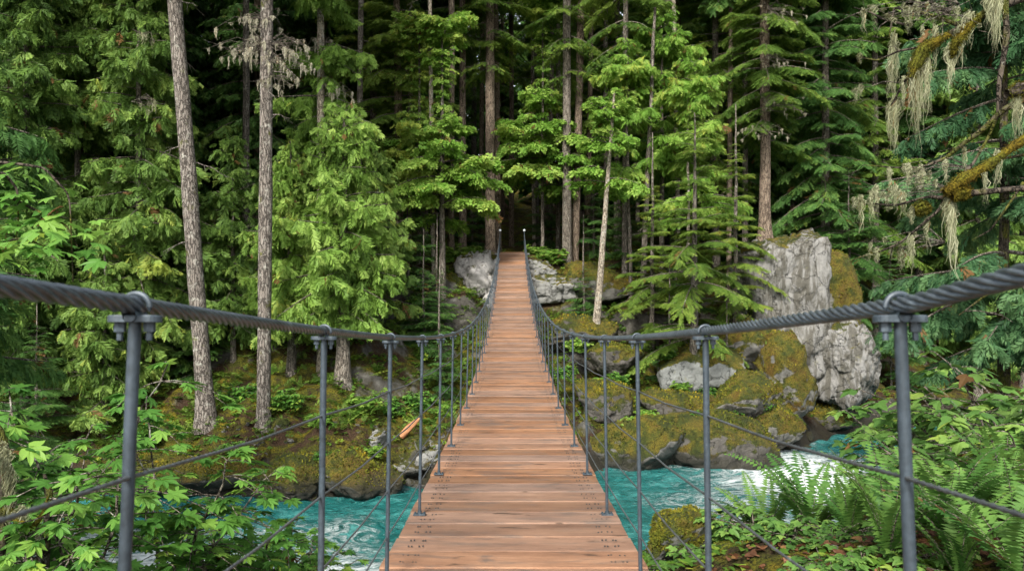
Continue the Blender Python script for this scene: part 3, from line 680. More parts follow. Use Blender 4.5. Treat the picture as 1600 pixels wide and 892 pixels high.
def conifer(seed, H, h0, Lmax, n, prof, el=(35, -5), droop=.25, tip=.10, tw=.24, twl=.95, sp=.36, hang=.2, kind='cedar', leaf='cedar', limb='twig', lodz=99, tiltn=.25, gap=0.0, tbase=.45, name="crown", tv=.17, keep=.82):
    r = np.random.default_rng(seed); S = Sprays(); S2 = Sprays(); limbs = []
    us = np.sort(r.uniform(0, 1, n)); up = np.array([0, 0, 1.0])
    for i, u in enumerate(us):
        h = h0 + (H - h0) * u ** .95; f = (h - h0) / (H - h0)
        if r.uniform() < gap: continue
        L = max(.25, Lmax * prof(f) * r.uniform(.55, 1.15)); phi = i * 2.4 + r.uniform(-.5, .5)
        e = math.radians(el[1] + (el[0] - el[1]) * f + r.normal(0, 7)); c, s = math.cos(phi), math.sin(phi)
        t = np.linspace(0, 1, 8); q = r.normal(0, .05); dr = droop * r.uniform(.6, 1.4)
        rr = L * t * math.cos(e) * (1 - .12 * t); zz = h + L * (t * math.sin(e) - dr * t ** 2 + tip * t ** 3)
        path = np.stack([rr * c - s * q * L * t ** 2, rr * s + c * q * L * t ** 2, zz], -1)
        limbs.append(tube(path, .011 * L * (1 - t) + .004 + .002 * L, 4))
        lod = h > lodz; tws = tw * (2.2 if lod else 1)
        nt = max(2, int(L * .85 / tws)); tj = np.concatenate([np.linspace(.16, .97, nt), np.linspace(.2, 1, nt)]) + r.normal(0, .01, 2 * nt)
        side = np.concatenate([np.ones(nt), -np.ones(nt)])
        tj = np.append(np.clip(tj, .05, 1), 1.0); side = np.append(side, 0)
        pos = np.stack([np.interp(tj, t, path[:, k]) for k in range(3)], -1)
        T = nrmz(np.gradient(path, axis=0)); Tj = nrmz(np.stack([np.interp(tj, t, T[:, k]) for k in range(3)], -1))
        lat = nrmz(np.cross(Tj, up)); a = np.radians(r.uniform(42, 68, len(tj)))
        d = Tj * np.cos(a)[:, None] + lat * (np.sin(a) * side)[:, None]; d[:, 2] -= hang * r.uniform(.4, 1.6, len(tj)); d = nrmz(d)
        tl = np.minimum(.42 * L, twl) * np.clip(1.15 - tj, .12, 1) ** .55 * r.uniform(.6, 1.15, len(tj)) + .16
        bt = tbase + r.normal(0, .13)
        for k in range(3 if not lod else 2):          # sprays along each twig
            m = tl > sp * .55 * k
            if not m.any(): break
            off = sp * .62 * k
            for sg in ((0,) if k == 0 and lod else (-1, 1)):
                b = pos[m] + d[m] * (off * r.uniform(.8, 1.1, m.sum()))[:, None]; b[:, 2] -= hang * .35 * off ** 2
                la = nrmz(np.cross(d[m], up)); aa = np.radians(r.uniform(8, 42, m.sum())) * sg
                dd = d[m] * np.cos(aa)[:, None] + la * np.sin(aa)[:, None]; dd[:, 2] -= hang * .5 * r.uniform(0, 1.4, m.sum())
                uu = up[None] + r.normal(0, tiltn, (m.sum(), 3))
                ll = np.clip(tl[m] - off * .6, sp * .5, sp * 1.25) * r.uniform(.75, 1.2, m.sum()) * (1.8 if lod else 1)
                tt = bt + r.normal(0, tv, m.sum()) + .16 * (tj[m] - .6); kp = r.uniform(0, 1, m.sum()) < keep
                if kp.any(): (S2 if lod else S).add(b[kp], nrmz(dd)[kp], uu[kp], ll[kp], tt[kp])
    pcs = S.pieces(TPL[kind], seed) if S.p else []
    if S2.p: pcs += S2.pieces(TPL['lod'], seed)
    pcs += [(V, Fq, 1, None) for V, Fq in limbs]
    return mk_mesh(name, pcs, [M[leaf], M[limb]])

def trunk_mesh(seed, H, r0, r1, mat, lean=(0, 0), sides=14, flare=.75, wob=.06, n=40, stubs=0, stubz=(3, 14)):
    r = np.random.default_rng(seed); z = np.linspace(0, 1, n) ** 1.15 * H; f = z / H
    px = lean[0] * z + wob * np.cumsum(r.normal(0, .12, n)) ; py = lean[1] * z + wob * np.cumsum(r.normal(0, .12, n))
    rad = r0 + (r1 - r0) * f + r0 * flare * np.exp(-z / (1.8 * r0))
    V, Fq = tube(np.stack([px, py, z - .25], -1), rad, sides)
    ax = np.repeat(np.stack([px, py, z - .25], -1), sides, 0)
    g = fbm(np.stack([V[:, 0] * 5, V[:, 1] * 5, V[:, 2] * .9], -1), 3, seed) * .07 + fbm(np.stack([V[:, 0] * 2, V[:, 1] * 2, V[:, 2] * .2], -1), 2, seed + 5) * .06
    V = ax + (V - ax) * (1 + g)[:, None]
    pcs = [(V, Fq, 0, None)]
    for k in range(stubs):
        h = r.uniform(*stubz); a = r.uniform(0, 6.28); l = r.uniform(.2, 1.3); bx, by = np.interp(h, z, px), np.interp(h, z, py)
        q = np.linspace(0, 1, 6); d = r.uniform(-.35, .2)
        p = np.stack([bx + np.cos(a) * (q * l), by + np.sin(a) * q * l, h + d * l * q - .25 * l * q * q + r.normal(0, .03, 6) * q], -1)
        V, Fq = tube(p, .022 * (1 - q) + .005, 5); pcs.append((V, Fq, 0, None))
        if l > .7:
            for w2 in range(3):
                q0 = p[2 + w2]; e = q0 + np.array([r.normal(0, .25), r.normal(0, .25), -r.uniform(.05, .35)])
                V, Fq = tube([q0, (q0 + e) / 2 + r.normal(0, .03, 3), e], [.007, .005, .003], 4); pcs.append((V, Fq, 0, None))
    return mk_mesh("trunk", pcs, [M[mat]], True)

# crowns, built once and shared
cone = lambda p, lo=.55, k=3.0: (lambda f: min(1, lo + f * k) * (1 - f) ** p + .05)
CR = {}
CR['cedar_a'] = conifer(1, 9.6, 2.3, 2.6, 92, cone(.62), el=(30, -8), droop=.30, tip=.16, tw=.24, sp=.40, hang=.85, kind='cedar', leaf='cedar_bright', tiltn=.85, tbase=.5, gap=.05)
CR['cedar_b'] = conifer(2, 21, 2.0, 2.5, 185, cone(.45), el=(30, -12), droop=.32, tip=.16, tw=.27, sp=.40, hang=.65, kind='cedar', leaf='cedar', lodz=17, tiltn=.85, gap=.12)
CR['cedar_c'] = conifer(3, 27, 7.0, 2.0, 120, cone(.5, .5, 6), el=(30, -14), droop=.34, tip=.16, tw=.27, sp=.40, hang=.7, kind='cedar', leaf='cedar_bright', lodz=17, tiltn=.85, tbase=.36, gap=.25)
CR['cedar_low'] = conifer(4, 7.0, .7, 2.0, 85, cone(.7), el=(35, -8), droop=.30, tip=.16, tw=.25, sp=.38, hang=.65, kind='cedar', leaf='cedar', tiltn=.85)
CR['hem_a'] = conifer(5, 9.6, 1.0, 2.75, 62, cone(.75, .75), el=(25, -6), droop=.20, tip=.02, tw=.14, twl=1.05, sp=.28, hang=.16, kind='hemlock', leaf='hemlock', tiltn=.3, gap=.05, tbase=.55, keep=.9)
CR['hem_b'] = conifer(6, 30, 4.0, 3.0, 190, cone(.5, .6), el=(25, -12), droop=.26, tip=.06, tw=.20, twl=1.0, sp=.38, hang=.2, kind='hemlock', leaf='hemlock', lodz=17, tiltn=.4, gap=.08, tbase=.5)
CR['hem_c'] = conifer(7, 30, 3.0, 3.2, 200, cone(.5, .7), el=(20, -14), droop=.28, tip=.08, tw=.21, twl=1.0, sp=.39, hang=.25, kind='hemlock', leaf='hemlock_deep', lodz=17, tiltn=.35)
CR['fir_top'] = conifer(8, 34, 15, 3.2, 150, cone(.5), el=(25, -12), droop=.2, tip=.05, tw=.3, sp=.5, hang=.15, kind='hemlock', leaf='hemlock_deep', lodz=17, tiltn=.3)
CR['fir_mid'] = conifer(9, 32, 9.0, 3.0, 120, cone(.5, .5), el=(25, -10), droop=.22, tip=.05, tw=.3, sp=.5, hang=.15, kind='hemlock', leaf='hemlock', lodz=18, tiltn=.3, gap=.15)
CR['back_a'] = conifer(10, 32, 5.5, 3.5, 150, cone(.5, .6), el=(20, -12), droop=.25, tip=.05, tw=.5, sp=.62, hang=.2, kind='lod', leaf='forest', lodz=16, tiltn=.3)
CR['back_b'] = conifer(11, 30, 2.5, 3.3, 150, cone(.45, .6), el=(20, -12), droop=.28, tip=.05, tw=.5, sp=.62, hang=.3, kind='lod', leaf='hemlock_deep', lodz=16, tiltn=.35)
CR['under'] = conifer(15, 5.5, .3, 2.1, 55, cone(.8), el=(30, -4), droop=.2, tip=.05, tw=.24, sp=.44, hang=.15, kind='hemlock', leaf='hemlock_deep', tiltn=.25)
clump = lambda f: .25 + .85 * abs(math.sin(f * 9.5 + .6)) * (1 - f) ** .35
CR['maple_a'] = conifer(12, 11.5, 3.2, 2.5, 70, lambda f: (.55 + .5 * math.sin(f * 7.5)) * (1 - f * .5) + .1, el=(35, 5), droop=.30, tip=.05, tw=.22, sp=.38, hang=.4, kind='broad', leaf='maple', tiltn=.55, tbase=.60)
CR['maple_b'] = conifer(13, 11.8, 5.2, 2.3, 48, clump, el=(40, 10), droop=.32, tip=.03, tw=.2, sp=.38, hang=.45, kind='cedar', leaf='maple', tiltn=.6, tbase=.48)
CR['maple_c'] = conifer(14, 9.6, 5.6, 1.7, 30, clump, el=(35, 5), droop=.30, tip=.05, tw=.22, sp=.36, hang=.4, kind='broad', leaf='maple', tiltn=.5, tbase=.5)
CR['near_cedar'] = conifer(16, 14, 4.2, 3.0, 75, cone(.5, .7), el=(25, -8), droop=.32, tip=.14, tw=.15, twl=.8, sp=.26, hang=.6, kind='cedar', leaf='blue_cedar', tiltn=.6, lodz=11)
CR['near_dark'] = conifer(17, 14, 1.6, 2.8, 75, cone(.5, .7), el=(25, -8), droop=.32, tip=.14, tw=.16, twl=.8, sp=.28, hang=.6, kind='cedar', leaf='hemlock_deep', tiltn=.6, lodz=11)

TR = {}
def std_trunk(key, *a, **k):
    if key not in TR: TR[key] = trunk_mesh(*a, **k)
    return TR[key]
def tree(name, px, Y, crown, label, trunk=None, s=1.0, rz=0.0, z=None, cat="tree", group=None, sz=None, x=None, crown_lean=None):
    x = PX(px, Y) if x is None else x
    zz = gz(x, Y) - .12 if z is None else z
    root = obj(name, None, loc=(x, Y, zz)); tag(root, label, cat, group)
    if trunk: obj("trunk", trunk, root)
    if crown: obj("crown", CR[crown], root, scale=(s, s, sz or s), rot=(0, 0, rz) if not crown_lean else (crown_lean[1], crown_lean[0], rz))
    return root
def lichen_pieces(clusters, seed, wid=.006, mi=0):
    """clusters: (top point, width vector, length, strands)"""
    r = np.random.default_rng(seed); B = []; pcs = []
    for top, wv, ln, n in clusters:
        top = np.array(top, float); wv = np.array(wv, float)
        u = np.clip(r.normal(0, .42, n), -1, 1); L = ln * (1 - np.abs(u) ** 1.1 * .8) * r.uniform(.2, 1.05, n)
        k = 7; t = np.linspace(0, 1, k)
        sx = r.normal(0, .05, (n, 1)) * L[:, None]; ph = r.uniform(0, 6, (n, 1)); fr = r.uniform(5, 14, (n, 1)); am = r.uniform(.004, .016, (n, 1)) * (1 + L[:, None])
        prof = (.30 + 1.0 * np.sin(np.pi * np.clip(t * 1.15 + .05, 0, 1)) ** .8)[None, :, None]
        top_j = np.stack([0 * u, 0 * u, -np.abs(u) ** 1.5 * ln * .12 + r.normal(0, .03, n) * ln], -1)
        c = top[None, None] + top_j[:, None] + (u[:, None, None] * wv[None, None]) * prof
        c = c + np.stack([sx * t + am * np.sin(fr * t + ph), r.normal(0, .04, (n, 1)) * L[:, None] * t + am * np.cos(fr * t + ph), -L[:, None] * t], -1)
        a = r.uniform(0, np.pi, n); sd = np.stack([np.cos(a), np.sin(a), 0 * a], -1); w_ = wid * r.uniform(.5, 1.5, (n, 1)) * (1 - .75 * t[None])
        Vl = c - sd[:, None] * w_[..., None]; Vr = c + sd[:, None] * w_[..., None]
        V = np.stack([Vl, Vr], 2).reshape(-1, 3); i = (np.arange(n)[:, None] * k * 2 + np.arange(k - 1)[None] * 2).ravel()
        pcs.append((V, np.stack([i, i + 1, i + 3, i + 2], -1), mi, np.repeat(np.clip(r.normal(.45, .2, n), 0, 1), k * 2)))
    return pcs
def lichen_mesh(clusters, seed, mat='lichen', wid=.006): return mk_mesh("hanging_lichen", lichen_pieces(clusters, seed, wid), [M[mat]])
def dead_clump(root, pts, Y, seed, spread=28, n=26, mat='lichen_pale', ln=(.12, .5), tk=1.0, dp=1.0):
    """dead grey twigs with tufts of lichen at pixel places on one tree"""
    r = np.random.default_rng(seed)
    for g, (ox, px, py) in enumerate(pts):
        cl = []; tw = []; o_ = np.array(P(ox, py - 6, Y) - root.location); e_ = np.array(P(px, py, Y) - root.location)
        for k in range(n):
            q = np.array(P(px + r.normal(0, spread), py + r.normal(0, spread * .42), Y + r.uniform(-.6, .5) * dp) - root.location)
            m_ = (o_ + q) / 2 + r.normal(0, .14 * tk, 3) + np.array([0, 0, .1 * tk]); tw.append(tube([o_, m_, q, q + r.normal(0, .14 * tk, 3)], np.array([.012, .008, .006, .003]) * tk, 4))
            cl.append((q, (r.uniform(.03, .12) * tk, r.uniform(-.06, .06) * tk, 0), r.uniform(*ln), 16))
        obj("dead_branch", mk_mesh("dead_branch", [(V, f, 0, None) for V, f in tw] + lichen_pieces(cl, seed + g, .010 * tk ** .8, 1), [M['twig'], M[mat]]), root)

# ------------------------------------------------------------------ the trees along the far bank
rr_ = random.Random(5)
zA = gz(PX(325, 25), 25)
t = tree("fir_tree", 325, 25, 'fir_top', "tall leaning fir with bare grey scaly trunk rising from the mossy left bank", trunk_mesh(101, 34, .27, .14, 'bark_fir', lean=(-.076, 0), wob=.03, stubs=7, stubz=(4, 14)), crown_lean=(-.076, 0))
t = tree("fir_tree", 412, 25, 'fir_top', "straight fir with furrowed mottled trunk carrying pale lichen tufts high up", trunk_mesh(102, 34, .215, .15, 'bark_fir', lean=(.009, 0), wob=.02, stubs=10, stubz=(8, 14)), rz=1)
dead_clump(t, [(418, 395, 35), (418, 372, 80), (418, 405, 75), (418, 450, 100), (418, 455, 75), (418, 435, 125)], 25, 3, 20, 24)
t = tree("cedar_tree", 503, 28, 'cedar_c', "tall cedar with pale peeling stem and yellow green sprays behind the bright cedar", trunk_mesh(103, 27, .15, .08, 'bark_pale', wob=.03), rz=.5)
dead_clump(t, [(505, 535, 143), (505, 505, 75)], 28, 6, 16, 12)
tree("cedar_tree", 537, 27, 'cedar_a', "bright yellow green bushy cedar above the golden mossy boulder", trunk_mesh(104, 9.6, .27, .03, 'bark_dark', wob=.02), rz=.3)
tree("cedar_tree", 455, 27.8, 'cedar_a', "sunlit drooping cedar squeezed between the furrowed fir and the pale peeling stem", std_trunk('c9', 105, 8.5, .16, .02, 'bark_dark'), s=.86, rz=2.2)
tree("cedar_tree", 365, 28.6, 'cedar_low', "mid green cedar filling the gap between the two bare fir trunks", std_trunk('c7', 106, 6.8, .12, .02, 'bark_dark'), s=1.15, rz=1.2)
tree("cedar_tree", 590, 29.5, 'cedar_low', "small bright cedar leaning toward the rubble beach", std_trunk('c7', 0, 0, 0, 0, ''), s=.95, rz=4)
t = tree("cedar_tree", 218, 27, 'cedar_b', "tall layered green cedar with thin dark stem left of the leaning fir", trunk_mesh(107, 21, .14, .03, 'bark_dark', wob=.03), rz=.9)
dead_clump(t, [(220, 240, 160), (220, 228, 60)], 26, 7, 14, 10, 'lichen')
tree("cedar_tree", 120, 28, 'cedar_b', "shaded cedar standing behind the near maple leaves", trunk_mesh(108, 21, .15, .03, 'bark_dark'), rz=2.9, s=.98)
tree("cedar_tree", 40, 26, 'cedar_b', "dark cedar at the outer edge of the forest beyond the river", trunk_mesh(109, 21, .16, .03, 'bark_dark'), rz=4.4, s=1.02)
tree("cedar_tree", 268, 29.5, 'cedar_low', "low cedar with drooping sprays near the foot of the leaning fir", std_trunk('c7', 0, 0, 0, 0, ''), s=1.2, rz=5)
tree("cedar_tree", 165, 25.6, 'cedar_low', "low bushy cedar rooted on the river bank under the shaded cedar", std_trunk('c7', 0, 0, 0, 0, ''), s=.95, rz=2)
tree("hemlock_tree", 625, 36, 'hem_b', "tall hemlock with rusty brown trunk just behind the bright cedar", trunk_mesh(110, 30, .21, .05, 'bark_brown', lean=(-.01, 0)), rz=.4, s=.9)
tree("hemlock_tree", 585, 38, 'hem_b', "hemlock with dark grey trunk deeper in the trees behind the bright cedar", trunk_mesh(111, 30, .2, .05, 'bark_dark'), rz=3.3, s=.95)
tree("maple_tree", 692, 33, 'maple_a', "leafy young maple with yellow green foliage beside the whitish outcrop", trunk_mesh(112, 11, .15, .03, 'bark_dark', wob=.05), rz=.7)
tree("maple_tree", 655, 34.5, 'maple_a', "slimmer young maple with greener leaves touching the yellow green one", trunk_mesh(113, 11, .10, .03, 'bark_dark', wob=.06), rz=3.1, s=.92)
tree("hemlock_tree", 724, 39, 'fir_mid', "hemlock with straight brown trunk showing under the young maple", trunk_mesh(114, 32, .19, .08, 'bark_brown'), rz=1.7)
tree("fir_tree", 767, 38.2, 'fir_mid', "stout pale brown fir beside the left handrail end of the boardwalk", trunk_mesh(115, 32, .25, .16, 'bark_brown', wob=.02), rz=2.5)
tree("fir_tree", 781, 41.5, 'fir_top', "thin fir tucked right behind the stout one near the boardwalk end", trunk_mesh(116, 34, .15, .1, 'bark_brown', lean=(-.012, 0)), rz=4.1)
tree("fir_tree", 800, 49.5, 'fir_top', "slim fir standing directly behind the end of the boardwalk", trunk_mesh(117, 34, .17, .1, 'bark_brown'), rz=5.2)
tree("fir_tree", 887, 37.6, 'fir_mid', "tall straight fir with clean grey trunk by the brown moss bank", trunk_mesh(118, 32, .22, .14, 'bark_dark', wob=.02), rz=0.8, s=.85, sz=1)
tree("fir_tree", 898, 38.4, 'fir_top', "leaning fir trunk crossing behind the clean grey one", trunk_mesh(119, 34, .2, .12, 'bark_brown', lean=(.028, 0)), rz=1.8)
tree("fir_tree", 873, 42, 'fir_top', "slender dark fir stem on the walkway side of the clean grey trunk", trunk_mesh(120, 34, .13, .09, 'bark_dark'), rz=3.8)
zj = P(932, 507, 32).z
tree("alder_tree", 932, 32, 'maple_c', "pale smooth leaning alder with sparse yellow green leaves", trunk_mesh(121, 9.5, .16, .05, 'bark_pale', lean=(.080, 0), wob=.03, flare=.15), z=zj, rz=.6, crown_lean=(.08, 0))
tree("hemlock_tree", 977, 36, 'fir_mid', "young hemlock with thin straight trunk next to the pale alder", trunk_mesh(122, 30, .14, .08, 'bark_dark', lean=(.006, 0)), rz=2.9, s=.8, sz=1)
tree("hemlock_tree", 1004, 35, None, "bare thin trunk tilting toward the bright layered hemlock", trunk_mesh(123, 13, .14, .06, 'bark_dark', lean=(.04, 0), stubs=9, stubz=(2, 10)), group="bare stems near the layered hemlock")
tree("maple_tree", 1035, 36.5, 'maple_b', "yellow green maple with clumped foliage high over the layered hemlock", trunk_mesh(124, 12, .13, .05, 'bark_dark', lean=(.005, 0), stubs=5, stubz=(3, 8)), rz=.9, s=1.08)
tree("maple_tree", 1085, 34, 'maple_b', "arching young maple with pale limbs and golden leaf clusters", trunk_mesh(125, 11, .09, .03, 'bark_pale', lean=(.0, 0), wob=.12), rz=2.6, s=1.0)
tree("maple_tree", 985, 35.2, 'maple_b', "yellow leaved maple whose top stands just above the pale alder", trunk_mesh(126, 11, .09, .03, 'bark_dark', wob=.1), rz=4.2, s=.95)
tree("maple_tree", 850, 39, 'maple_a', "leafy maple with light foliage hanging beside the clean grey trunk", trunk_mesh(127, 12, .1, .03, 'bark_dark', wob=.08), rz=5.2, s=1.12)
zh = P(1085, 575, 30).z
tree("hemlock_tree", 1085, 30, 'hem_a', "bright hemlock with flat layered boughs over the broad grey boulder", trunk_mesh(128, 9.8, .17, .02, 'bark_dark', stubs=14, stubz=(.6, 4)), z=zh, rz=.5)
tree("hemlock_tree", 1150, 32, 'hem_a', "smaller layered hemlock partly covering the cliff edge", std_trunk('h8', 129, 9.4, .12, .02, 'bark_dark', stubs=8, stubz=(1, 4)), s=.78, rz=2.4, z=P(1150, 520, 32).z)
tree("hemlock_tree", 1020, 33.0, 'hem_a', "slight layered hemlock between the pale alder and the bright one", std_trunk('h8', 0, 0, 0, 0, ''), s=.72, rz=4.4)
zc = P(1196, 372, 35.5).z
t = tree("hemlock_tree", 1196, 35.5, 'hem_b', "hemlock with thick reddish trunk growing on top of the cliff", trunk_mesh(130, 30, .25, .1, 'bark_brown', lean=(.002, 0)), z=zc, rz=1.1)
dead_clump(t, [(1200, 1225, 20), (1198, 1222, 165), (1198, 1212, 95), (1198, 1190, 210)], 34, 8, 20, 16, 'lichen_pale', (.08, .3))
tree("hemlock_tree", 1290, 37, 'hem_c', "dark layered hemlock rising behind the cliff top", trunk_mesh(131, 30, .22, .08, 'bark_dark'), rz=2.1)
tree("hemlock_tree", 1370, 40, 'hem_b', "hemlock with grey trunk glimpsed behind the hanging lichen", trunk_mesh(132, 30, .2, .08, 'bark_dark'), rz=3.3)
tree("hemlock_tree", 1255, 42, 'hem_c', "deep green hemlock set back between the cliff trees", trunk_mesh(133, 30, .2, .08, 'bark_dark'), rz=4.7)
tree("hemlock_tree", 1120, 40, 'hem_b', "mid green hemlock with spreading boughs above the golden maples", trunk_mesh(134, 30, .2, .08, 'bark_dark'), rz=5.3)
tree("hemlock_tree", 1060, 43, 'hem_c', "dark hemlock behind the golden maples", trunk_mesh(135, 30, .2, .08, 'bark_brown'), rz=.2)
tree("hemlock_tree", 965, 43, 'hem_b', "broad hemlock with flat olive boughs right of the clean grey trunk", trunk_mesh(136, 30, .2, .08, 'bark_dark'), rz=1.5)
tree("hemlock_tree", 1330, 35.5, 'under', "small shaded hemlock with spreading boughs beside the golden moss shoulder", std_trunk('u5', 137, 5.2, .07, .01, 'bark_dark'), s=1.0, z=P(1330, 440, 35.5).z, rz=1)
tree("hemlock_tree", 1395, 37, 'under', "young hemlock in the dark corner right of the cracked grey block", std_trunk('u5', 0, 0, 0, 0, ''), s=1.25, rz=3)
tree("hemlock_tree", 1440, 41, 'hem_c', "dense dark hemlock behind the mossy hanging branches", trunk_mesh(138, 30, .2, .08, 'bark_dark'), rz=1.9)
tree("cedar_tree", 1530, 38, 'cedar_b', "bluish cedar far behind the dripping lichen", trunk_mesh(139, 21, .2, .05, 'bark_dark'), rz=.6, s=1.25)
tree("hemlock_tree", 1590, 43, 'hem_c', "dark conifer beyond the bluish cedar at the picture's edge", trunk_mesh(140, 30, .2, .08, 'bark_dark'), rz=2.2)
# near-bank conifers at both sides
tree("cedar_tree", 1570, 16.5, 'near_cedar', "near bluish green cedar with big drooping sprays behind the lichen branches", trunk_mesh(141, 13, .16, .04, 'bark_mossy'), rz=.4, s=1.0)
tree("cedar_tree", -115, 14, 'near_dark', "dark near cedar with boughs hanging in at the upper corner", trunk_mesh(143, 13, .18, .04, 'bark_mossy'), rz=3.0, s=1.05)
for k, (px, Y, rad, ln, bk, lb) in enumerate([
    (640, 37.0, .13, .01, 'bark_pale', "slim pale stem in the gap behind the bright cedar"), (679, 33.8, .10, -.01, 'bark_pale', "thin pale stem on the slope under the young maples"),
    (706, 36.6, .16, 0, 'bark_brown', "mossy brown stem just left of the straight brown hemlock"), (752, 45, .15, .01, 'bark_brown', "slim brown stem left of the stout fir in deeper shade"),
    (836, 47, .12, -.01, 'bark_pale', "slender pale stem in the dark right of the boardwalk end"), (860, 44.5, .14, .01, 'bark_dark', "grey stem in the dark left of the clean grey trunk"),
    (918, 40.5, .15, .02, 'bark_brown', "brown stem between the leaning fir and the pale alder top"), (948, 42, .14, 0, 'bark_dark', "grey stem deeper behind the pale alder"),
    (1062, 38, .12, -.02, 'bark_pale', "pale thin stem rising between the golden maples"), (1140, 37.5, .13, .01, 'bark_brown', "slender stem between the bright layered hemlock and the cliff trunk"),
    (1165, 39, .15, 0, 'bark_dark', "grey stem directly left of the thick reddish trunk"), (560, 35, .14, .01, 'bark_dark', "grey stem half hidden behind the bright cedar's crown"),
    (385, 33, .15, 0, 'bark_dark', "shaded stem between the two bare fir trunks"), (280, 31.5, .10, 0, 'bark_dark', "thin dark stem beside the leaning fir")]):
    tree("slim_conifer", px, Y, 'fir_top', lb, trunk_mesh(300 + k, 30, rad, rad * .6, bk, lean=(ln, 0), wob=.05, stubs=6, stubz=(3, 14), sides=10, n=26, flare=.4), rz=k * 1.3, s=.9, sz=1)
# saplings and understorey on the slopes
for k, (px, Y, s, rz, key, lb) in enumerate([
    (665, 30.5, .62, 1, 'under', "small green sapling hemlock on the slope under the young maple"), (640, 33, .75, 2, 'under', "sapling hemlock higher on the slope behind the small green one"),
    (690, 28.5, .45, 3, 'under', "tiny sapling hemlock close to the deck edge above the rubble"), (560, 31.5, .8, 4, 'under', "sapling hemlock in the shade behind the bright cedar trunk"),
    (470, 30.5, .75, 5, 'under', "sapling hemlock in the shade beside the pale peeling stem"), (310, 28, .7, 6, 'under', "sapling hemlock behind the leaning fir foot"),
    (60, 24.6, .75, 1.5, 'under', "sapling hemlock at the river bank under the dark cedar"), (980, 37.5, .8, 2.5, 'under', "sapling hemlock on the brown moss bank behind the alder"),
    (1060, 35, .8, 3.5, 'under', "sapling hemlock in the dark between the layered hemlocks"), (686, 31.5, .5, .5, 'under', "sapling hemlock right below the whitish outcrop"),
    (1050, 31.2, .5, 1.3, 'under', "small hemlock sapling rising behind the broad grey boulder's left end"), (1140, 30.6, .42, 2.3, 'under', "small hemlock sapling between the broad grey boulder and the cliff"), (915, 33.8, .5, 4.3, 'under', "small hemlock sapling by the dark jutting rock ledge"),
    (855, 44, .8, .9, 'under', "sapling hemlock in the shadow past the boardwalk end"), (740, 44, .8, 1.9, 'under', "sapling hemlock in the shadow left of the stout fir"),
    (1250, 37.5, .7, 4, 'under', "sapling hemlock leaning over the top of the cliff"), (930, 40, .9, 2.2, 'under', "sapling hemlock between the clean grey trunk and the alder")]):
    tree("hemlock_sapling", px, Y, key, lb, std_trunk('u5', 0, 0, 0, 0, ''), s=s, rz=rz, cat="sapling", group="hemlock saplings on the slopes")

# ------------------------------------------------------------------ the forest behind
bt = [trunk_mesh(200 + k, 31, .2 + .03 * k, .09, ['bark_dark', 'bark_brown', 'bark_dark'][k], wob=.05, lean=(.006 * (k - 1), 0), sides=9, n=22) for k in range(3)]
pts = [(o.location.x, o.location.y) for o in bpy.data.objects if o.get("category") == "tree"]
rb = random.Random(12); n = 0; tries = 0
while n < 112 and tries < 9000:
    tries += 1
    y = 40 + 40 * rb.random() ** 1.2; x = rb.uniform(-.80, .80) * y * 1.0
    if abs(x) < 1.4 and y < 60: continue
    if .055 < x / y < .085 and y > 46: continue
    if abs(x) > y * .74 + 5: continue
    if float(bank(np.array([x]), np.array([y]))[0][0]) < 6: continue
    if any((x - a) ** 2 + (y - b) ** 2 < (2.5 if y < 60 else 2.9) ** 2 for a, b in pts): continue
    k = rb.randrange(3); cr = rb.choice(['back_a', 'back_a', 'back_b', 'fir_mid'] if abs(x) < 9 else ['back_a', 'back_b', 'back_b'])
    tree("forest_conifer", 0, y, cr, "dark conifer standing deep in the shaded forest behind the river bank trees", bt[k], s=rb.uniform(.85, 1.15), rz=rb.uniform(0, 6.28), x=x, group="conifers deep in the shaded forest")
    pts.append((x, y)); n += 1
for side in (-1, 1):
    k2 = 0; tries = 0
    while k2 < 14 and tries < 3000:
        tries += 1
        x = side * rb.uniform(18, 42) + (4 if side > 0 else 0); y = rb.uniform(27, 42)
        if abs(x) > y * .66 + 6 or float(bank(np.array([x]), np.array([y]))[0][0]) < 1.5: continue
        if any((x - a) ** 2 + (y - b) ** 2 < 2.6 ** 2 for a, b in pts): continue
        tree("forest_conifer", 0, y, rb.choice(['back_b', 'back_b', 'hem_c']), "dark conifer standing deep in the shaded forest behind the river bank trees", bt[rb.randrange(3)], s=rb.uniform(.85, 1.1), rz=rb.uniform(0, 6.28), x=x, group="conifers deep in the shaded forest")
        pts.append((x, y)); k2 += 1
# the wood on the hill beyond, one mass
def far_wood():
    r = np.random.default_rng(8); pcs = []; vs = [np.array([v.co[:] for v in CR['back_b'].vertices])]
    S = Sprays(); tr = []
    for k in range(150):
        y = r.uniform(82, 122); x = r.uniform(-.74, .74) * y; 
        if .055 < x / y < .085: continue
        b = np.array([x, y, gz(x, y)]); H = r.uniform(26, 36)
        tr.append(tube([b, b + [0, 0, H]], [.3, .05], 5)); m = 150
        h = r.uniform(.06, 1, m); a = r.uniform(0, 6.28, m); L = 4.2 * (1 - h) ** .55 + .4; q = r.uniform(.15, 1, m)
        d = np.stack([np.cos(a), np.sin(a), -.25 + 0 * a], -1)
        S.add(b + np.stack([np.cos(a) * L * q * .6, np.sin(a) * L * q * .6, h * H - .3 * L * q], -1), d, np.array([[0, 0, 1.]]) + r.normal(0, .3, (m, 3)), L * .45 + .9, np.clip(r.normal(.4, .15, m), 0, 1))
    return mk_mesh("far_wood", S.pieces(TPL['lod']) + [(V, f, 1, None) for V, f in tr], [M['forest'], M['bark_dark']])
tag(obj("far_wood", far_wood()), kind="stuff")
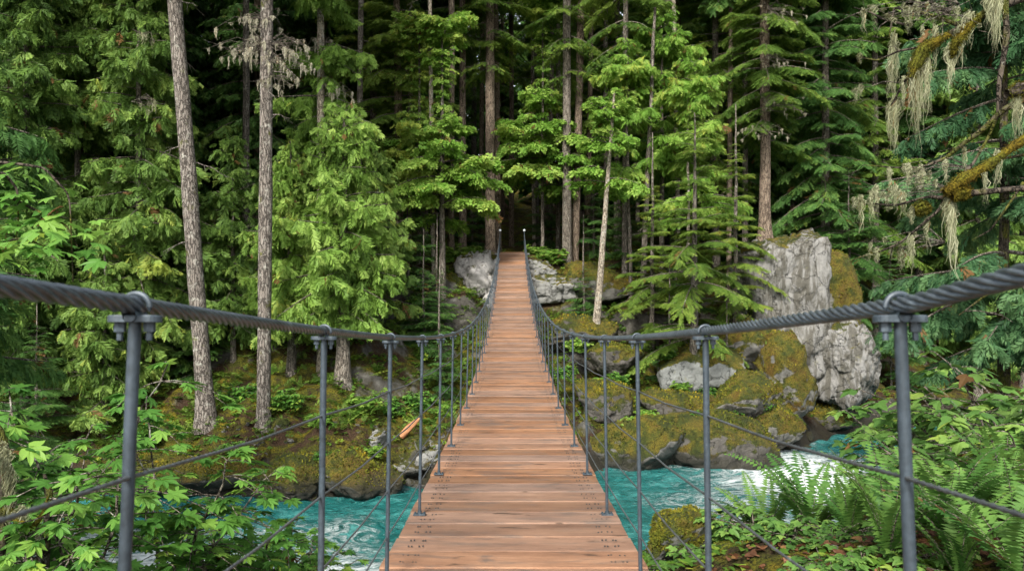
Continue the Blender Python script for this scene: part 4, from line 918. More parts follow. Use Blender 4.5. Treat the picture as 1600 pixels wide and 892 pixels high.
# ------------------------------------------------------------------ near plants
def t_palm(size=1.0, lobes='maple', droop=.28, fold=.16, seed=0):
    r = random.Random(seed)
    if lobes == 'maple': half = [(0, 1.0), (9, .80), (15, .74), (22, .56), (30, .78), (40, .93), (47, .70), (56, .48), (68, .62), (80, .74), (92, .52), (118, .46), (150, .40), (178, .08)]
    elif lobes == 'berry': half = [(0, 1.0), (14, .72), (30, .50), (44, .58), (62, .62), (84, .50), (110, .36), (150, .22), (178, .06)]
    else: half = [(0, 1.0), (18, .70), (38, .50), (65, .40), (110, .26), (178, .05)]
    pts = []
    for a, q in half: pts.append((a, q * r.uniform(.93, 1.07)))
    ring = pts + [(-a, q * r.uniform(.93, 1.07)) for a, q in reversed(half[1:])]
    V = [(.0, 0, 0)]
    for a, q in ring:
        x, y = q * math.cos(math.radians(a)), q * math.sin(math.radians(a))
        V.append((x, y, -droop * (x * x + y * y) + fold * abs(y) * .6))
    n = len(ring); Fc = [(0, 1 + i, 1 + (i + 1) % n) for i in range(n)]
    V = np.array(V, float) + np.array([.12, 0, 0])
    return V * size, np.array(Fc)
LEAF = {k: [t_palm(1, k, d, f, i) for i, (d, f) in enumerate([(.22, .14), (.38, .05), (.12, .25)])] for k in ('maple', 'berry', 'oval')}

def shrub_meshes(seed, H, spread, stems, leaf, size, mat, nodes=7, side=3, droop=.4, leafpair=2, bend=.35, bare=.3, stemr=.012):
    """returns stem mesh, leaf mesh; leaves in pairs along arching twigs, faces up to the light"""
    r = np.random.default_rng(seed); S = Sprays(); tb = []; up = np.array([0, 0, 1.0])
    for k in range(stems):
        a = r.uniform(0, 6.28); out = spread * r.uniform(.15, 1); h = H * r.uniform(.65, 1.05) * (1 - .25 * out / max(spread, .01))
        t = np.linspace(0, 1, 9); b0 = np.array([math.cos(a), math.sin(a), 0]) * spread * .12 * r.uniform(0, 1)
        dv = np.array([math.cos(a), math.sin(a), 0])
        path = b0 + dv * (out * (t ** 1.6))[:, None] + up * (h * (t - bend * t ** 3 * .5))[:, None] + np.cumsum(r.normal(0, .012 * H, (9, 3)), 0)
        tb.append(tube(path, stemr * (1 - .75 * t) + .002, 6))
        for q in np.linspace(bare, 1, nodes):
            c = np.array([np.interp(q, t, path[:, i]) for i in range(3)])
            for s in range(side if q < .97 else 1):
                az = r.uniform(0, 6.28); tl = (.20 + .26 * r.uniform()) * (1.15 - .6 * q) * (.6 + .5 * H) if q < .97 else .08
                d = nrmz(np.array([math.cos(az), math.sin(az), r.uniform(-.05, .45)]) + dv * .35)
                tt = np.linspace(0, 1, 5); p = c + d * (tl * tt)[:, None] - up * (droop * tl * tt ** 2)[:, None]
                tb.append(tube(p, stemr * .32 * (1 - .6 * tt) + .0012, 4))
                bt = r.normal(.45, .15)
                for w2 in np.linspace(.45, 1, leafpair):
                    n = 3 if w2 > .99 else 2
                    e = c + d * tl * w2 - up * droop * tl * w2 ** 2
                    for j in range(n):
                        aa = az + ((j - 1) * .95 if n == 3 else (j * 2 - 1) * 1.1) + r.normal(0, .25)
                        ld = np.array([math.cos(aa), math.sin(aa), r.normal(-.22, .16)])
                        S.add((e + ld * size * .12)[None], ld[None], (up + r.normal(0, .22, 3))[None], np.array([size * r.uniform(.6, 1.12)]), np.array([np.clip(bt + r.normal(0, .20) + (.35 if r.uniform() < .05 else 0), 0, 1)]))
    return mk_mesh("stem", [(V, f, 0, None) for V, f in tb], [M['twig']]), mk_mesh("foliage", S.pieces(LEAF[leaf], seed, 0, .05), [M[mat]])
SHR = {}
def shrub(name, key, px, py, Y, label, cat="shrub", s=1.0, rz=0.0, group=None, z=None):
    if key not in SHR: SHR[key] = shrub_meshes(**SPEC[key])
    c = P(px, py, Y); root = obj(name, None, loc=(c.x, Y, c.z if z is None else z), rot=(0, 0, rz), scale=(s, s, s)); tag(root, label, cat, group)
    obj("stem", SHR[key][0], root); obj("foliage", SHR[key][1], root); return root
SPEC = {
    'maple1': dict(seed=1, H=2.5, spread=.95, stems=6, leaf='maple', size=.118, mat='shrub', nodes=8, side=3, bare=.28),
    'maple2': dict(seed=2, H=1.7, spread=.9, stems=8, leaf='maple', size=.112, mat='shrub', nodes=6, side=3, bare=.2),
    'maple3': dict(seed=3, H=1.3, spread=.9, stems=10, leaf='maple', size=.105, mat='shrub', nodes=5, side=3, bare=.15),
    'berry1': dict(seed=4, H=1.6, spread=1.1, stems=10, leaf='berry', size=.13, mat='berry', nodes=6, side=3, bare=.2, droop=.3),
    'berry2': dict(seed=5, H=1.2, spread=1.0, stems=11, leaf='berry', size=.12, mat='berry', nodes=5, side=3, bare=.15, droop=.3),
    'low': dict(seed=6, H=.34, spread=.5, stems=13, leaf='oval', size=.065, mat='cover', nodes=4, side=2, bare=.2, droop=.3, stemr=.005),
    'low2': dict(seed=7, H=.36, spread=.5, stems=10, leaf='berry', size=.09, mat='berry', nodes=4, side=2, bare=.2, droop=.3, stemr=.006),
    'far': dict(seed=8, H=1.1, spread=.9, stems=12, leaf='maple', size=.17, mat='maple', nodes=5, side=3, bare=.2, droop=.3),
    'fargreen': dict(seed=9, H=1.0, spread=.9, stems=12, leaf='oval', size=.17, mat='shrub', nodes=5, side=3, bare=.2, droop=.3),
}
# bank on the near left: roots lie below the picture's edge
def zg(px, Y): return gz(PX(px, Y), Y) - .05
for key, px, Y, s, rz, lb in [
    ('maple1', 118, 6.2, 1.12, .3, "tallest vine maple with dark forked stem behind the nearest left post"),
    ('maple1', 262, 7.4, 1.12, 2.0, "vine maple with pale green leaves just inside the nearest left post"),
    ('maple1', 40, 7.6, 1.1, 4.0, "dim vine maple at the picture's edge under the left cable"),
    ('maple2', 330, 8.6, .95, 3.0, "vine maple hanging over the teal water between the first two left posts"),
    ('maple3', 405, 8.4, 1.0, 5.0, "light green maple bush below the second left post"),
    ('maple3', 470, 9.4, .92, .8, "small light maple bush at the water's edge beside the second left post"),
    ('maple2', 60, 5.2, .8, 3.6, "shadowed maple clump in the bottom corner"),
    ('maple3', 520, 8.0, .62, 1.9, "little maple sprig next to the deck edge at the bottom")]:
    shrub("vine_maple", key, px, 0, Y, lb, s=s, rz=rz, z=zg(px, Y))
for key, px, Y, s, rz, lb in [
    ('berry1', 1455, 9.6, 1.3, .4, "leafy berry bush beside the nearest right post above the ferns"),
    ('berry1', 1565, 8.8, 1.4, 2.2, "tall berry bush at the picture's edge below the right cable"),
    ('berry1', 1510, 11.0, 1.45, 3.7, "berry bush further back with pale upper leaves under the bluish cedar"),
    ('berry2', 1440, 10.2, .95, 5.1, "berry bush by the white rapids just left of the nearest right post"),
    ('berry2', 1600, 7.4, 1.2, 1.2, "dim berry bush behind the fern at the picture's edge"),
    ('berry2', 1500, 8.0, 1.15, 4.4, "low berry bush between the two big ferns"),
    ('berry2', 1395, 11.6, .7, 2.9, "small berry bush leaning over the rapids behind the large ferns"),
    ('berry1', 1610, 11.8, 1.6, 5.6, "shaded berry bush behind the tall one under the cedar boughs"),
    ('berry2', 1540, 6.4, .7, .6, "broad leaved berry sprout near the bottom corner")]:
    shrub("berry_bush", key, px, 0, Y, lb, s=s, rz=rz, z=zg(px, Y))
for key, px, Y, s, rz, lb in [
    ('low2', 1000, 9.2, 1.6, 0, "little leafy plant between the deck edge and the yellow moss boulder"), ('low2', 1035, 10.0, 1.5, 1, "small green plant behind the yellow moss boulder"),
    ('low', 1020, 8.1, .8, 2, "sprig of round leaves at the bottom beside the deck"), ('low2', 1095, 7.7, .8, 3, "leafy plant at the foot of the yellow moss boulder"),
    ('low2', 1130, 8.4, .95, 4, "leafy plant beside the second right post"), ('low2', 1180, 8.0, 1.0, 5, "leafy plant on the low yellow mossy hump"),
    ('low2', 1240, 7.2, .9, .5, "leafy plant in front of the left fern clump"), ('low', 1170, 9.0, 1.0, 1.5, "small plant on the bank edge above the foaming water"),
    ('low2', 1300, 6.9, .85, 2.5, "leafy plant by the fallen brown leaves"), ('low', 1105, 9.6, 1.0, 3.5, "small plant on the bank behind the second right post"),
    ('low2', 1360, 7.0, .8, 4.5, "leafy plant under the arching fern fronds"), ('low2', 983, 8.3, 1.35, .3, "leafy sprout touching the deck edge near the bottom"), ('low', 1080, 9.2, 1.2, 1.2, "mounded small plant right behind the yellow moss boulder"), ('low2', 1005, 7.6, 1.2, 2.2, "leafy plant between the deck and the yellow moss boulder's foot"),
    ('low2', 1420, 5.9, .8, 1.7, "leafy plant at the bottom edge beside the nearest right post"), ('low2', 1290, 6.2, .85, 3.3, "leafy plant at the bottom edge in front of the brown leaves"), ('low2', 1350, 5.7, .75, .9, "leafy plant at the bottom edge under the low sword fern"),
    ('low2', 1220, 8.6, 1.0, 5.5, "leafy plant at the left foot of the large ferns")]:
    shrub("leafy_plant", key, px, 0, Y, lb, cat="plant", s=s, rz=rz, z=zg(px, Y), group="small leafy plants on the near bank")
for key, px, Y, s, rz, lb in [
    ('far', 938, 29.5, 1.0, 0, "yellow green shrub on the slope right beside the deck"), ('fargreen', 925, 28.6, .7, 1, "dark green shrub under the yellow one beside the deck"),
    ('far', 865, 37.2, .95, 2, "round yellow green bush by the far handrail end"), ('far', 838, 37.6, .7, 2.6, "little yellow bush touching the round one by the far handrail"),
    ('far', 735, 37.4, 1.0, 3, "leafy yellow green bush left of the far handrail end"), ('far', 690, 35.6, 1.0, 4, "bush of light leaves on the slope beside the whitish outcrop"),
    ('far', 910, 33.6, .8, 5, "small yellow bush on the bank by the pale alder foot"), ('far', 700, 27.2, .7, .7, "light green bush right beside the deck on the left slope"),
    ('fargreen', 610, 27.0, .8, 1.7, "green bush on the slope above the rubble beach"), ('far', 570, 26.0, .7, 2.7, "yellowish bush over the big golden boulder"),
    ('fargreen', 655, 27.6, .8, 3.7, "green bush halfway up the slope by the deck"), ('fargreen', 450, 25.6, .8, 4.7, "green bush at the foot of the furrowed fir"),
    ('far', 500, 25.0, .55, 5.7, "yellow green tuft on the mossy left bank"), ('fargreen', 380, 26.4, .9, .2, "green bush behind the two bare fir trunks"),
    ('fargreen', 215, 24.6, .9, 1.2, "dim green bush at the far bank behind the maples"), ('far', 1005, 28.8, .5, 2.2, "tiny yellow plant on the dark rock shelf"),
    ('fargreen', 660, 32.5, .9, 2.9, "green bush beneath the young maples"), ('far', 975, 32.4, .6, 3.9, "yellow green plant on the ledge right of the alder")]:
    shrub("bush", key, px, 0, Y, lb, cat="bush", s=s, rz=rz, z=zg(px, Y), group="bushes on the far slopes")

for key, px, py, Y, s, rz, lb in [
    ('fargreen', 1105, 622, 29.2, .55, 0, "green plant rooted on the moss below the broad grey boulder"), ('far', 1172, 612, 29.6, .45, 1, "small yellow green plant on the hummocky moss stone"),
    ('fargreen', 1085, 660, 27.2, .55, 1.1, "green plant on the middle of the big boulders over the pool"), ('far', 985, 668, 26.6, .5, 4.1, "yellow green plant low on the rock beside the pool"), ('fargreen', 1195, 640, 28.6, .45, 2.2, "green plant in the cleft above the golden waterline boulder"), ('fargreen', 1040, 560, 30.4, .6, 5.2, "green plant at the left end of the broad grey boulder"), ('fargreen', 880, 590, 28.0, .6, .4, "green plant among the leaf debris right next to the deck"),
    ('far', 1012, 655, 27.4, .5, 2, "yellow green plant on top of the brown and green rock at the pool"), ('fargreen', 1140, 655, 27.9, .5, 3, "small green plant on the dark olive boulder above the pool"),
    ('far', 900, 548, 31.0, .65, 4, "light green plant on the ledge close to the right handrail posts"), ('fargreen', 965, 600, 28.6, .6, 5, "green plant on the blocky rock beside the deck edge"),
    ('fargreen', 1240, 548, 30.6, .4, 6, "tiny green plant on the orange capped boulder"), ('far', 1065, 612, 29.4, .5, 2.5, "yellowish plant on the leaf strewn rock shelf"),
    ('fargreen', 500, 722, 23.6, .5, 1.5, "green tuft on the long low mossy boulder"), ('far', 590, 712, 23.7, .4, .6, "yellow green tuft on the big golden boulder"), ('fargreen', 370, 712, 23.8, .6, 3.2, "green plant on the mossy bank stone near the leaning fir")]:
    shrub("bush", key, px, py, Y, lb, cat="bush", s=s, rz=rz, group="bushes on the far slopes")

# sword ferns
def fern_meshes(seed, n, L, lift=1.0):
    r = np.random.default_rng(seed); pcs = []; stems = []; up = np.array([0, 0, 1.0])
    for k in range(n):
        a = k * 2.4 + r.uniform(-.4, .4); l = L * r.uniform(.7, 1.1); e = math.radians(r.uniform(52, 84)) * lift
        t = np.linspace(0, 1, 12); d = np.array([math.cos(a), math.sin(a), 0])
        ang = e - r.uniform(.55, 1.55) * t ** 1.5; st = l / 11
        pts = np.vstack([[0, 0, 0], np.cumsum(st * (np.cos(ang)[:, None] * d + np.sin(ang)[:, None] * up), 0)[:-1]])
        lat0 = np.cross(d, up) + r.normal(0, .15, 3); stems.append(tube(pts, .0035 * (1 - .7 * t), 4))
        m = 27; u = np.linspace(.12, .985, m)
        base = np.stack([np.interp(u, t, pts[:, i]) for i in range(3)], -1); T = nrmz(np.gradient(pts, axis=0)); Tj = nrmz(np.stack([np.interp(u, t, T[:, i]) for i in range(3)], -1))
        lat = nrmz(np.cross(Tj, np.cross(lat0, Tj))); nz = np.cross(lat, Tj)
        pl =   .125 * L * np.clip(np.sin(np.pi * (.12 + .86 * u)), .05, 1) ** .75
        tt = np.clip(r.normal(.55, .17), .1, .95)
        for sg in (-1, 1):
            dd = nrmz(lat * sg + Tj * .28 + r.normal(0, .06, (m, 3)) - nz * .0 + np.array([0, 0, -.18]))
            V, Fq = kites(base, base + dd * (pl * r.uniform(.9, 1.08, m))[:, None], np.full(m, .0165 * L), Tj)
            pcs.append((V, Fq, 0, np.clip(tt + np.repeat(r.normal(0, .07, m), 4), 0, 1)))
    return mk_mesh("fronds", pcs, [M['fern']]), mk_mesh("stem", [(V, f, 0, None) for V, f in stems], [M['twig']])
FE = [fern_meshes(1, 14, 1.0), fern_meshes(2, 11, 1.05), fern_meshes(3, 10, .9), fern_meshes(4, 13, .6)]
for k, px, Y, s, rz, lb in [
    (0, 1268, 8.2, 1.18, .2, "large upright sword fern in front of the white rapids"), (1, 1200, 8.8, .98, 1.4, "sword fern at the bank edge left of the large upright one"),
    (1, 1330, 8.6, 1.05, 2.2, "sword fern with pale tips behind the large upright one"), (0, 1480, 6.0, 1.08, 3.1, "big sword fern arching beside the nearest right post"),
    (1, 1572, 6.6, 1.1, 4.0, "tall sword fern standing near the picture's edge under the right cable"), (2, 1390, 5.9, 1.1, 5.0, "low sword fern spreading long fronds over the brown leaves"),
    (1, 1600, 5.2, 1.05, .9, "dim sword fern in the bottom corner"), (2, 1330, 7.2, .9, 1.9, "small sword fern among the leafy plants"), (2, 1500, 5.5, .95, 2.9, "sword fern cut by the bottom edge right of the nearest post")]:
    root = obj("sword_fern", None, loc=(PX(px, Y), Y, zg(px, Y) + .05), rot=(0, 0, rz), scale=(s, s, s)); tag(root, lb, "fern", "sword ferns on the near bank")
    obj("fronds", FE[k][0], root); obj("stem", FE[k][1], root)

# ------------------------------------------------------------------ mossy old tree leaning in on the near right bank
def moss_tube(path, rad, seed, amp=.35, sides=12, n=46):
    p = np.array(path, float); s = np.linspace(0, 1, len(p)); q = np.linspace(0, 1, n)
    # smooth the polyline
    pp = np.stack([np.interp(q, s, p[:, i]) for i in range(3)], -1)
    for _ in range(3): pp[1:-1] = (pp[:-2] + 2 * pp[1:-1] + pp[2:]) / 4
    rr = np.interp(q, np.linspace(0, 1, len(rad)), rad)
    V, Fq = tube(pp, rr, sides); ax = np.repeat(pp, sides, 0)
    g = fbm(V * 7 + seed, 4, seed) * amp; V = ax + (V - ax) * (1 + g)[:, None]; V[:, 2] -= np.abs(fbm(V * 9, 2, seed + 3)) * amp * .2 * rr.max()
    return V, Fq, pp
YM = 7.0
mt = tag(obj("mossy_tree", None, loc=(PX(1668, YM), YM, gz(PX(1668, YM), YM) - .1)), "old tree with moss padded crooked branches dripping lichen in from the side", "tree")
ML = np.array(mt.location)
def mp(px, py, Y): return np.array(P(px, py, Y)) - ML
zt_ = np.linspace(0, 1, 12); V, Fq, _ = moss_tube([(0, 0, 0), (.05, .1, 2), (-.05, 0, 4), (.1, .1, 7), (0, 0, 10)], [.2, .15, .13, .11, .08], 3, .15)
obj("trunk", mk_mesh("trunk", [(V, Fq, 0, None)], [M['bark_mossy']], True), mt)
BR = [  # pixel path, radii, mossy?
    ([(1668, -40, 7), (1600, -5, 6.9), (1545, 18, 6.8), (1500, 45, 6.8), (1470, 62, 6.9), (1440, 82, 6.9), (1428, 112, 6.9)], [.06, .045, .035, .028, .026, .024, .012], 0),
    ([(1486, 52, 6.85), (1462, 66, 6.85), (1442, 78, 6.9), (1430, 100, 6.9), (1425, 122, 6.9)], [.02, .045, .055, .05, .02], 1),
    ([(1530, 25, 6.75), (1512, 45, 6.75), (1494, 66, 6.75), (1486, 90, 6.8)], [.02, .038, .035, .012], 1),
    ([(1440, 74, 6.9), (1405, 80, 7.0), (1372, 95, 7.1), (1344, 90, 7.1), (1341, 84, 7.1)], [.011, .009, .008, .007, .004], 0),
    ([(1420, 40, 7), (1380, 30, 7.1), (1362, 20, 7.2), (1335, 12, 7.2)], [.012, .009, .007, .004], 0),
    ([(1500, 40, 6.9), (1450, 22, 7.1), (1398, 12, 7.3), (1390, 60, 7.3)], [.02, .014, .01, .005], 0),
    ([(1428, 112, 6.9), (1412, 130, 7), (1397, 160, 7.1), (1385, 172, 7.1)], [.012, .01, .008, .004], 0),
    ([(1680, 130, 6.3), (1640, 136, 6.3), (1605, 140, 6.3), (1574, 146, 6.3)], [.10, .075, .06, .045], 2),
    ([(1675, 120, 6.5), (1620, 145, 6.5), (1567, 172, 6.6), (1535, 205, 6.7), (1505, 225, 6.8), (1480, 247, 6.9), (1440, 262, 7), (1400, 262, 7.1), (1352, 258, 7.1)], [.05, .036, .024, .022, .018, .016, .011, .008, .004], 0),
    ([(1680, 180, 6.2), (1625, 205, 6.2), (1580, 232, 6.2), (1545, 258, 6.2), (1513, 276, 6.2), (1490, 294, 6.2), (1476, 300, 6.2)], [.05, .04, .034, .036, .045, .05, .03], 1),
    ([(1690, 290, 6.1), (1640, 294, 6.1), (1590, 295, 6.1), (1540, 300, 6.1), (1503, 303, 6.2), (1476, 310, 6.3), (1452, 306, 6.4), (1400, 322, 6.6), (1365, 318, 6.7)], [.05, .03, .022, .022, .03, .022, .012, .009, .005], 0),
    ([(1520, 300, 6.15), (1504, 300, 6.2), (1488, 306, 6.2)], [.025, .05, .025], 1),
    ([(1453, 322, 6.4), (1440, 325, 6.4), (1428, 328, 6.4)], [.03, .055, .03], 1),
    ([(1478, 308, 6.3), (1469, 328, 6.35), (1440, 352, 6.4), (1410, 378, 6.5), (1382, 391, 6.6), (1350, 400, 6.7), (1325, 409, 6.7)], [.012, .012, .01, .009, .009, .006, .003], 0),
    ([(1560, 180, 6.6), (1545, 215, 6.7), (1522, 255, 6.7), (1508, 270, 6.7)], [.014, .012, .012, .02], 0),
    ([(1600, 285, 6.3), (1570, 330, 6.3), (1548, 360, 6.4), (1520, 375, 6.5)], [.012, .009, .007, .004], 0),
    ([(1640, 420, 6.0), (1580, 440, 6.1), (1540, 462, 6.2), (1500, 492, 6.3)], [.016, .012, .009, .005], 0),
    ([(1570, -30, 6.7), (1574, 60, 6.7), (1562, 130, 6.7), (1560, 180, 6.7)], [.028, .024, .02, .014], 0),
    ([(1668, 205, 6.7), (1610, 240, 6.7), (1560, 250, 6.8), (1530, 262, 6.9)], [.02, .014, .009, .004], 0),
]
fz = Sprays()
rq = np.random.default_rng(31)
for k, (path, rad, ms) in enumerate(BR):
    pth = [mp(*q) for q in path]; V, Fq, pp = moss_tube(pth, rad, k + 1, .42 if ms else .12)
    nm = "moss_clump" if ms else "branch"
    ob = obj(nm, mk_mesh(nm, [(V, Fq, 0, None)], [M['moss'] if ms == 1 else (M['bark_mossy'])], True), mt)
    if ms:   # soft fringe of moss tips over the pads
        nn = 1400; ii = rq.integers(0, len(V), nn); base = V[ii]; cen = np.repeat(pp, 12, 0)[ii]; d = nrmz(base - cen + rq.normal(0, .012, (nn, 3))); d[:, 2] -= .5
        l = rq.uniform(.012, .035, nn); Vk, Fk = kites(base, base + nrmz(d) * l[:, None], np.full(nn, .0028), nrmz(rq.normal(0, 1, (nn, 3))))
        obj("moss_fringe", mk_mesh("moss_fringe", [(Vk, Fk, 0, None)], [M['moss']]), ob)
    else:    # bare side twigs
        tw = []
        for j in range(1):
            i0 = rq.integers(4, len(pp)); l = rq.uniform(.08, .38); dd = nrmz(rq.normal(0, 1, 3) + np.array([-.5, 0, -.25])); q3 = np.linspace(0, 1, 5)
            tw.append(tube(pp[i0] + dd * (l * q3)[:, None] + np.array([0, 0, -.3 * l]) * (q3 ** 2)[:, None] + rq.normal(0, .012, (5, 3)) * q3[:, None], .004 * (1 - .7 * q3) + .001, 4))
        obj("twig", mk_mesh("twig", [(V2, f2, 0, None) for V2, f2 in tw], [M['twig']]), ob)
LI = [  # px, top py, bottom py, half width px, Y, strands
    (1436, 96, 236, 13, 6.9, 190), (1428, 92, 205, 9, 6.92, 120), (1450, 90, 185, 10, 6.9, 90), (1398, 52, 165, 7, 7.2, 110), (1392, 95, 162, 8, 7.2, 60), (1400, 152, 236, 12, 7.1, 170), (1390, 165, 225, 5, 7.1, 60), (1413, 120, 170, 9, 7.0, 70),
    (1344, 84, 102, 4, 7.1, 40), (1338, 138, 164, 6, 7.1, 60), (1346, 132, 155, 5, 7.1, 40), (1486, 70, 152, 11, 6.8, 170), (1502, 40, 110, 9, 6.75, 110), (1515, 20, 75, 9, 6.75, 80), (1556, -12, 88, 12, 6.7, 240), (1545, -12, 60, 7, 6.7, 90),
    (1435, 0, 40, 9, 7.1, 70), (1366, 8, 40, 8, 7.2, 60), (1350, 14, 56, 5, 7.2, 50), (1420, 10, 62, 8, 7.1, 60), (1462, 40, 120, 7, 6.9, 60),
    (1345, 305, 364, 5, 6.7, 70), (1335, 308, 332, 4, 6.7, 40), (1362, 300, 352, 5, 6.7, 60), (1370, 290, 335, 7, 6.7, 60), (1400, 290, 335, 8, 6.6, 90), (1412, 300, 345, 6, 6.6, 60), (1487, 308, 437, 9, 6.25, 190), (1480, 310, 372, 7, 6.25, 80), (1426, 322, 350, 6, 6.4, 50), (1449, 340, 400, 4, 6.4, 50), (1424, 330, 352, 6, 6.4, 40), (1424, 368, 435, 5, 6.45, 50),
    (1370, 392, 412, 5, 6.6, 40), (1358, 396, 408, 3, 6.6, 30), (1540, 262, 330, 6, 6.2, 60), (1560, 235, 300, 7, 6.2, 60), (1420, 256, 300, 9, 7.0, 90), (1440, 258, 310, 8, 7.0, 80), (1390, 262, 295, 8, 7.0, 60), (1590, 145, 235, 10, 6.3, 100), (1478, 248, 292, 6, 6.9, 60), (1380, 300, 318, 10, 6.6, 60), (1508, 230, 262, 5, 6.8, 40)]
cl = []
for px, a, b, hw, Y, n in LI:
    cl.append((mp(px, a, Y), (hw / F * Y, rq.uniform(-.03, .03), 0), (b - a) / F * Y * 1.05, int(n * .8)))
for k, q in enumerate(cl): obj("hanging_lichen", lichen_mesh([q], 5 + k, 'lichen', .0030), mt)

dead_clump(mt, [(1500, 1452, 12), (1490, 1395, 22), (1470, 1500, 30), (1520, 1425, 268), (1500, 1385, 305), (1478, 1405, 385)], 6.9, 21, 24, 12, 'lichen', (.04, .16), .35, .4)

# twiggy leafing branch reaching in on the near left, lichen-hung old stump in the corner
lt = tag(obj("bigleaf_maple", None, loc=(PX(-120, 7), 7, zg(-120, 7))), "leaning maple whose leafy limb reaches in from the side above the left cable", "tree")
LL = np.array(lt.location)
V, Fq, _ = moss_tube([(0, 0, 0), (.1, 0, 1.5), (.05, .1, 3), (-.1, 0, 5)], [.10, .09, .07, .04], 9, .15); obj("trunk", mk_mesh("trunk", [(V, Fq, 0, None)], [M['bark_mossy']], True), lt)
S = Sprays(); r = np.random.default_rng(44)
for k, path in enumerate([[(-115, 300, 7), (-30, 285, 7), (5, 268, 7), (28, 295, 7), (30, 340, 7), (26, 378, 7)], [(-110, 330, 7.2), (0, 300, 7.1), (60, 330, 7), (105, 352, 7), (122, 385, 7)], [(-110, 420, 6.6), (-20, 380, 6.6), (40, 372, 6.5), (70, 385, 6.5)], [(-110, 250, 7.4), (20, 255, 7.4), (70, 262, 7.4), (110, 305, 7.4), (115, 440, 7.4)]]):
    pth = [np.array(P(*q)) - LL for q in path]; V, Fq, pp = moss_tube(pth, [.022, .014, .009, .005], k, .15, 7)
    ob = obj("branch", mk_mesh("branch", [(V, Fq, 0, None)], [M['bark_mossy']], True), lt)
    for j in range(34 if k < 3 else 10):
        i0 = r.integers(10, len(pp)); e = pp[i0] + r.normal(0, .12, 3) * np.array([1.2, 1, .8]) - np.array([0, 0, .05]); a = r.uniform(0, 6.28)
        S.add(e[None], np.array([[math.cos(a), math.sin(a), -.3]]), np.array([[0, -.25, 1]]) + r.normal(0, .25, (1, 3)), np.array([r.uniform(.09, .17)]), np.array([np.clip(r.normal(.5, .16), 0, 1)]))
obj("foliage", mk_mesh("foliage", S.pieces(LEAF['maple'], 2, 0, .05), [M['shrub']]), lt)
st = tag(obj("mossy_snag", None, loc=(PX(8, 5.6), 5.6, zg(8, 5.6))), "crooked moss and lichen coated stem in the lower corner beneath the left cable", "dead tree"); SL = np.array(st.location)
for k, (path, rad, mt_) in enumerate([([(-10, 1050, 5.6), (-5, 900, 5.6), (14, 760, 5.6), (4, 690, 5.6), (-20, 640, 5.6)], [.07, .05, .035, .035, .03], 'bark_mossy'), ([(12, 790, 5.6), (30, 815, 5.55), (50, 826, 5.5), (70, 800, 5.5), (76, 775, 5.5)], [.025, .022, .018, .014, .006], 'moss'), ([(70, 1000, 5.8), (72, 860, 5.8), (78, 770, 5.8), (70, 740, 5.8)], [.04, .03, .026, .01], 'bark_mossy')]):
    V, Fq, pp = moss_tube([np.array(P(*q)) - SL for q in path], rad, 60 + k, .35); nm = "trunk" if k == 0 else "branch"
    obj(nm, mk_mesh(nm, [(V, Fq, 0, None)], [M[mt_]], True), st)
cl = [(np.array(P(px, a, 5.55)) - SL, (hw / F * 5.6, .02, 0), (b - a) / F * 5.6, n) for px, a, b, hw, n in [(8, 700, 770, 10, 120), (16, 730, 830, 8, 120), (35, 790, 850, 10, 90), (60, 818, 862, 8, 60), (4, 690, 740, 8, 60)]]
for k, q in enumerate(cl): obj("hanging_lichen", lichen_mesh([q], 80 + k, 'lichen', .003), st)

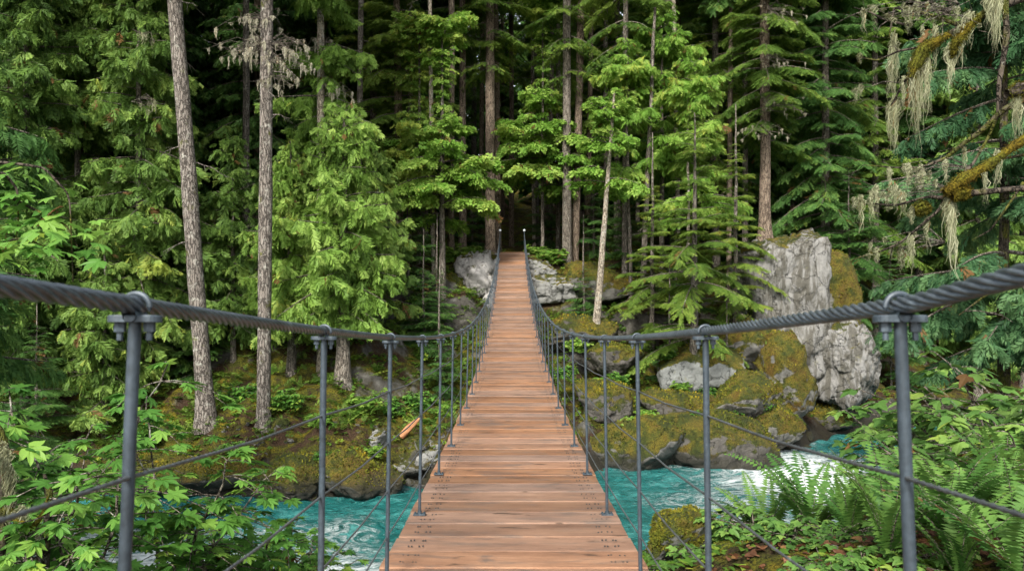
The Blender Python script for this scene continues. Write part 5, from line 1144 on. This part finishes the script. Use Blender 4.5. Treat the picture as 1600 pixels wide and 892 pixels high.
# ------------------------------------------------------------------ ground plants and litter nobody could count
def scatter(n, xr, yr, cond, seed, size, tp, mat, name, upz=.7, lift=.02, tilt=.35):
    r = np.random.default_rng(seed); x = r.uniform(*xr, n); y = r.uniform(*yr, n); df, dn = bank(x, y); m = cond(x, y, df, dn)
    cl_ = fbm(np.stack([x * .8, y * .8, 0 * x], -1), 3, seed); m &= cl_ > r.uniform(-.5, .35, n)
    x, y = x[m], y[m]; z = ground(x, y) + lift; S = Sprays(); k = len(x)
    for j in range(3):
        a = r.uniform(0, 6.28, k); d = np.stack([np.cos(a), np.sin(a), r.uniform(.1, upz, k)], -1)
        S.add(np.stack([x, y, z], -1) + r.normal(0, size[1] * .3, (k, 3)) * [1, 1, 0], d, np.array([[0, 0, 1.]]) + r.normal(0, tilt, (k, 3)), r.uniform(*size, k), np.clip(r.normal(.45, .2, k), 0, 1))
    tag(obj(name, mk_mesh(name, S.pieces(tp, seed), [M[mat]])), kind="stuff")
scatter(9000, (-20, 16), (23, 44), lambda x, y, df, dn: (df > 1.0) & (np.abs(x) > 1.0), 1, (.12, .42), TPL['broad'], 'cover', "ground_cover")
scatter(9500, (-20, 14), (23, 42), lambda x, y, df, dn: (df > 2.0) & (np.abs(x) > 1.0) & ((x < 2) | (y > 36)), 2, (.25, .65), TPL['hemlock'], 'hemlock', "low_fern_cover", upz=1.2)
scatter(5200, (1.2, 12), (3.5, 16), lambda x, y, df, dn: (dn > .6) & (x / y < .8), 3, (.05, .12), LEAF['oval'], 'cover', "bank_ground_cover", upz=.5)
scatter(9000, (1.2, 12), (3.5, 15), lambda x, y, df, dn: (dn > .8) & (x / y < .8), 4, (.03, .085), LEAF['oval'], 'litter', "leaf_litter", upz=.5, lift=.02, tilt=.6)
scatter(1700, (-9, -1.2), (3.0, 12.5), lambda x, y, df, dn: (dn > .6) & (x / y > -.85), 5, (.06, .15), LEAF['berry'], 'shrub', "bank_leaf_cover", upz=.6)
# small stones and pebbles along the far waterline
def pebbles():
    r = np.random.default_rng(17); bm = bmesh.new(); bmesh.ops.create_icosphere(bm, subdivisions=2, radius=1)
    v = np.array([q.co[:] for q in bm.verts]); f = np.array([[q.index for q in fc.verts] for fc in bm.faces]); bm.free()
    x = r.uniform(-16, 12, 1500); y = r.uniform(21.5, 31, 1500); df, dn = bank(x, y); m = (df > -.1) & (df < 2.6) & (np.abs(x) > .8) & (fbm(np.stack([x * .7, y * .7, 0 * x], -1), 3, 4) > 0)
    x, y = x[m], y[m]; z = ground(x, y); pcs = []
    for k in range(len(x)):
        s = r.uniform(.05, .20) * r.uniform(.6, 1.3, 3); nz = 1 + fbm(v * 1.3 + k * 3.7, 2, 3)[:, None] * .35
        pcs.append((v * nz * s + [x[k], y[k], z[k]], f, 0, None))
    return mk_mesh("river_pebbles", pcs, [M['rock_moss']])
tag(obj("river_pebbles", pebbles()), kind="stuff")
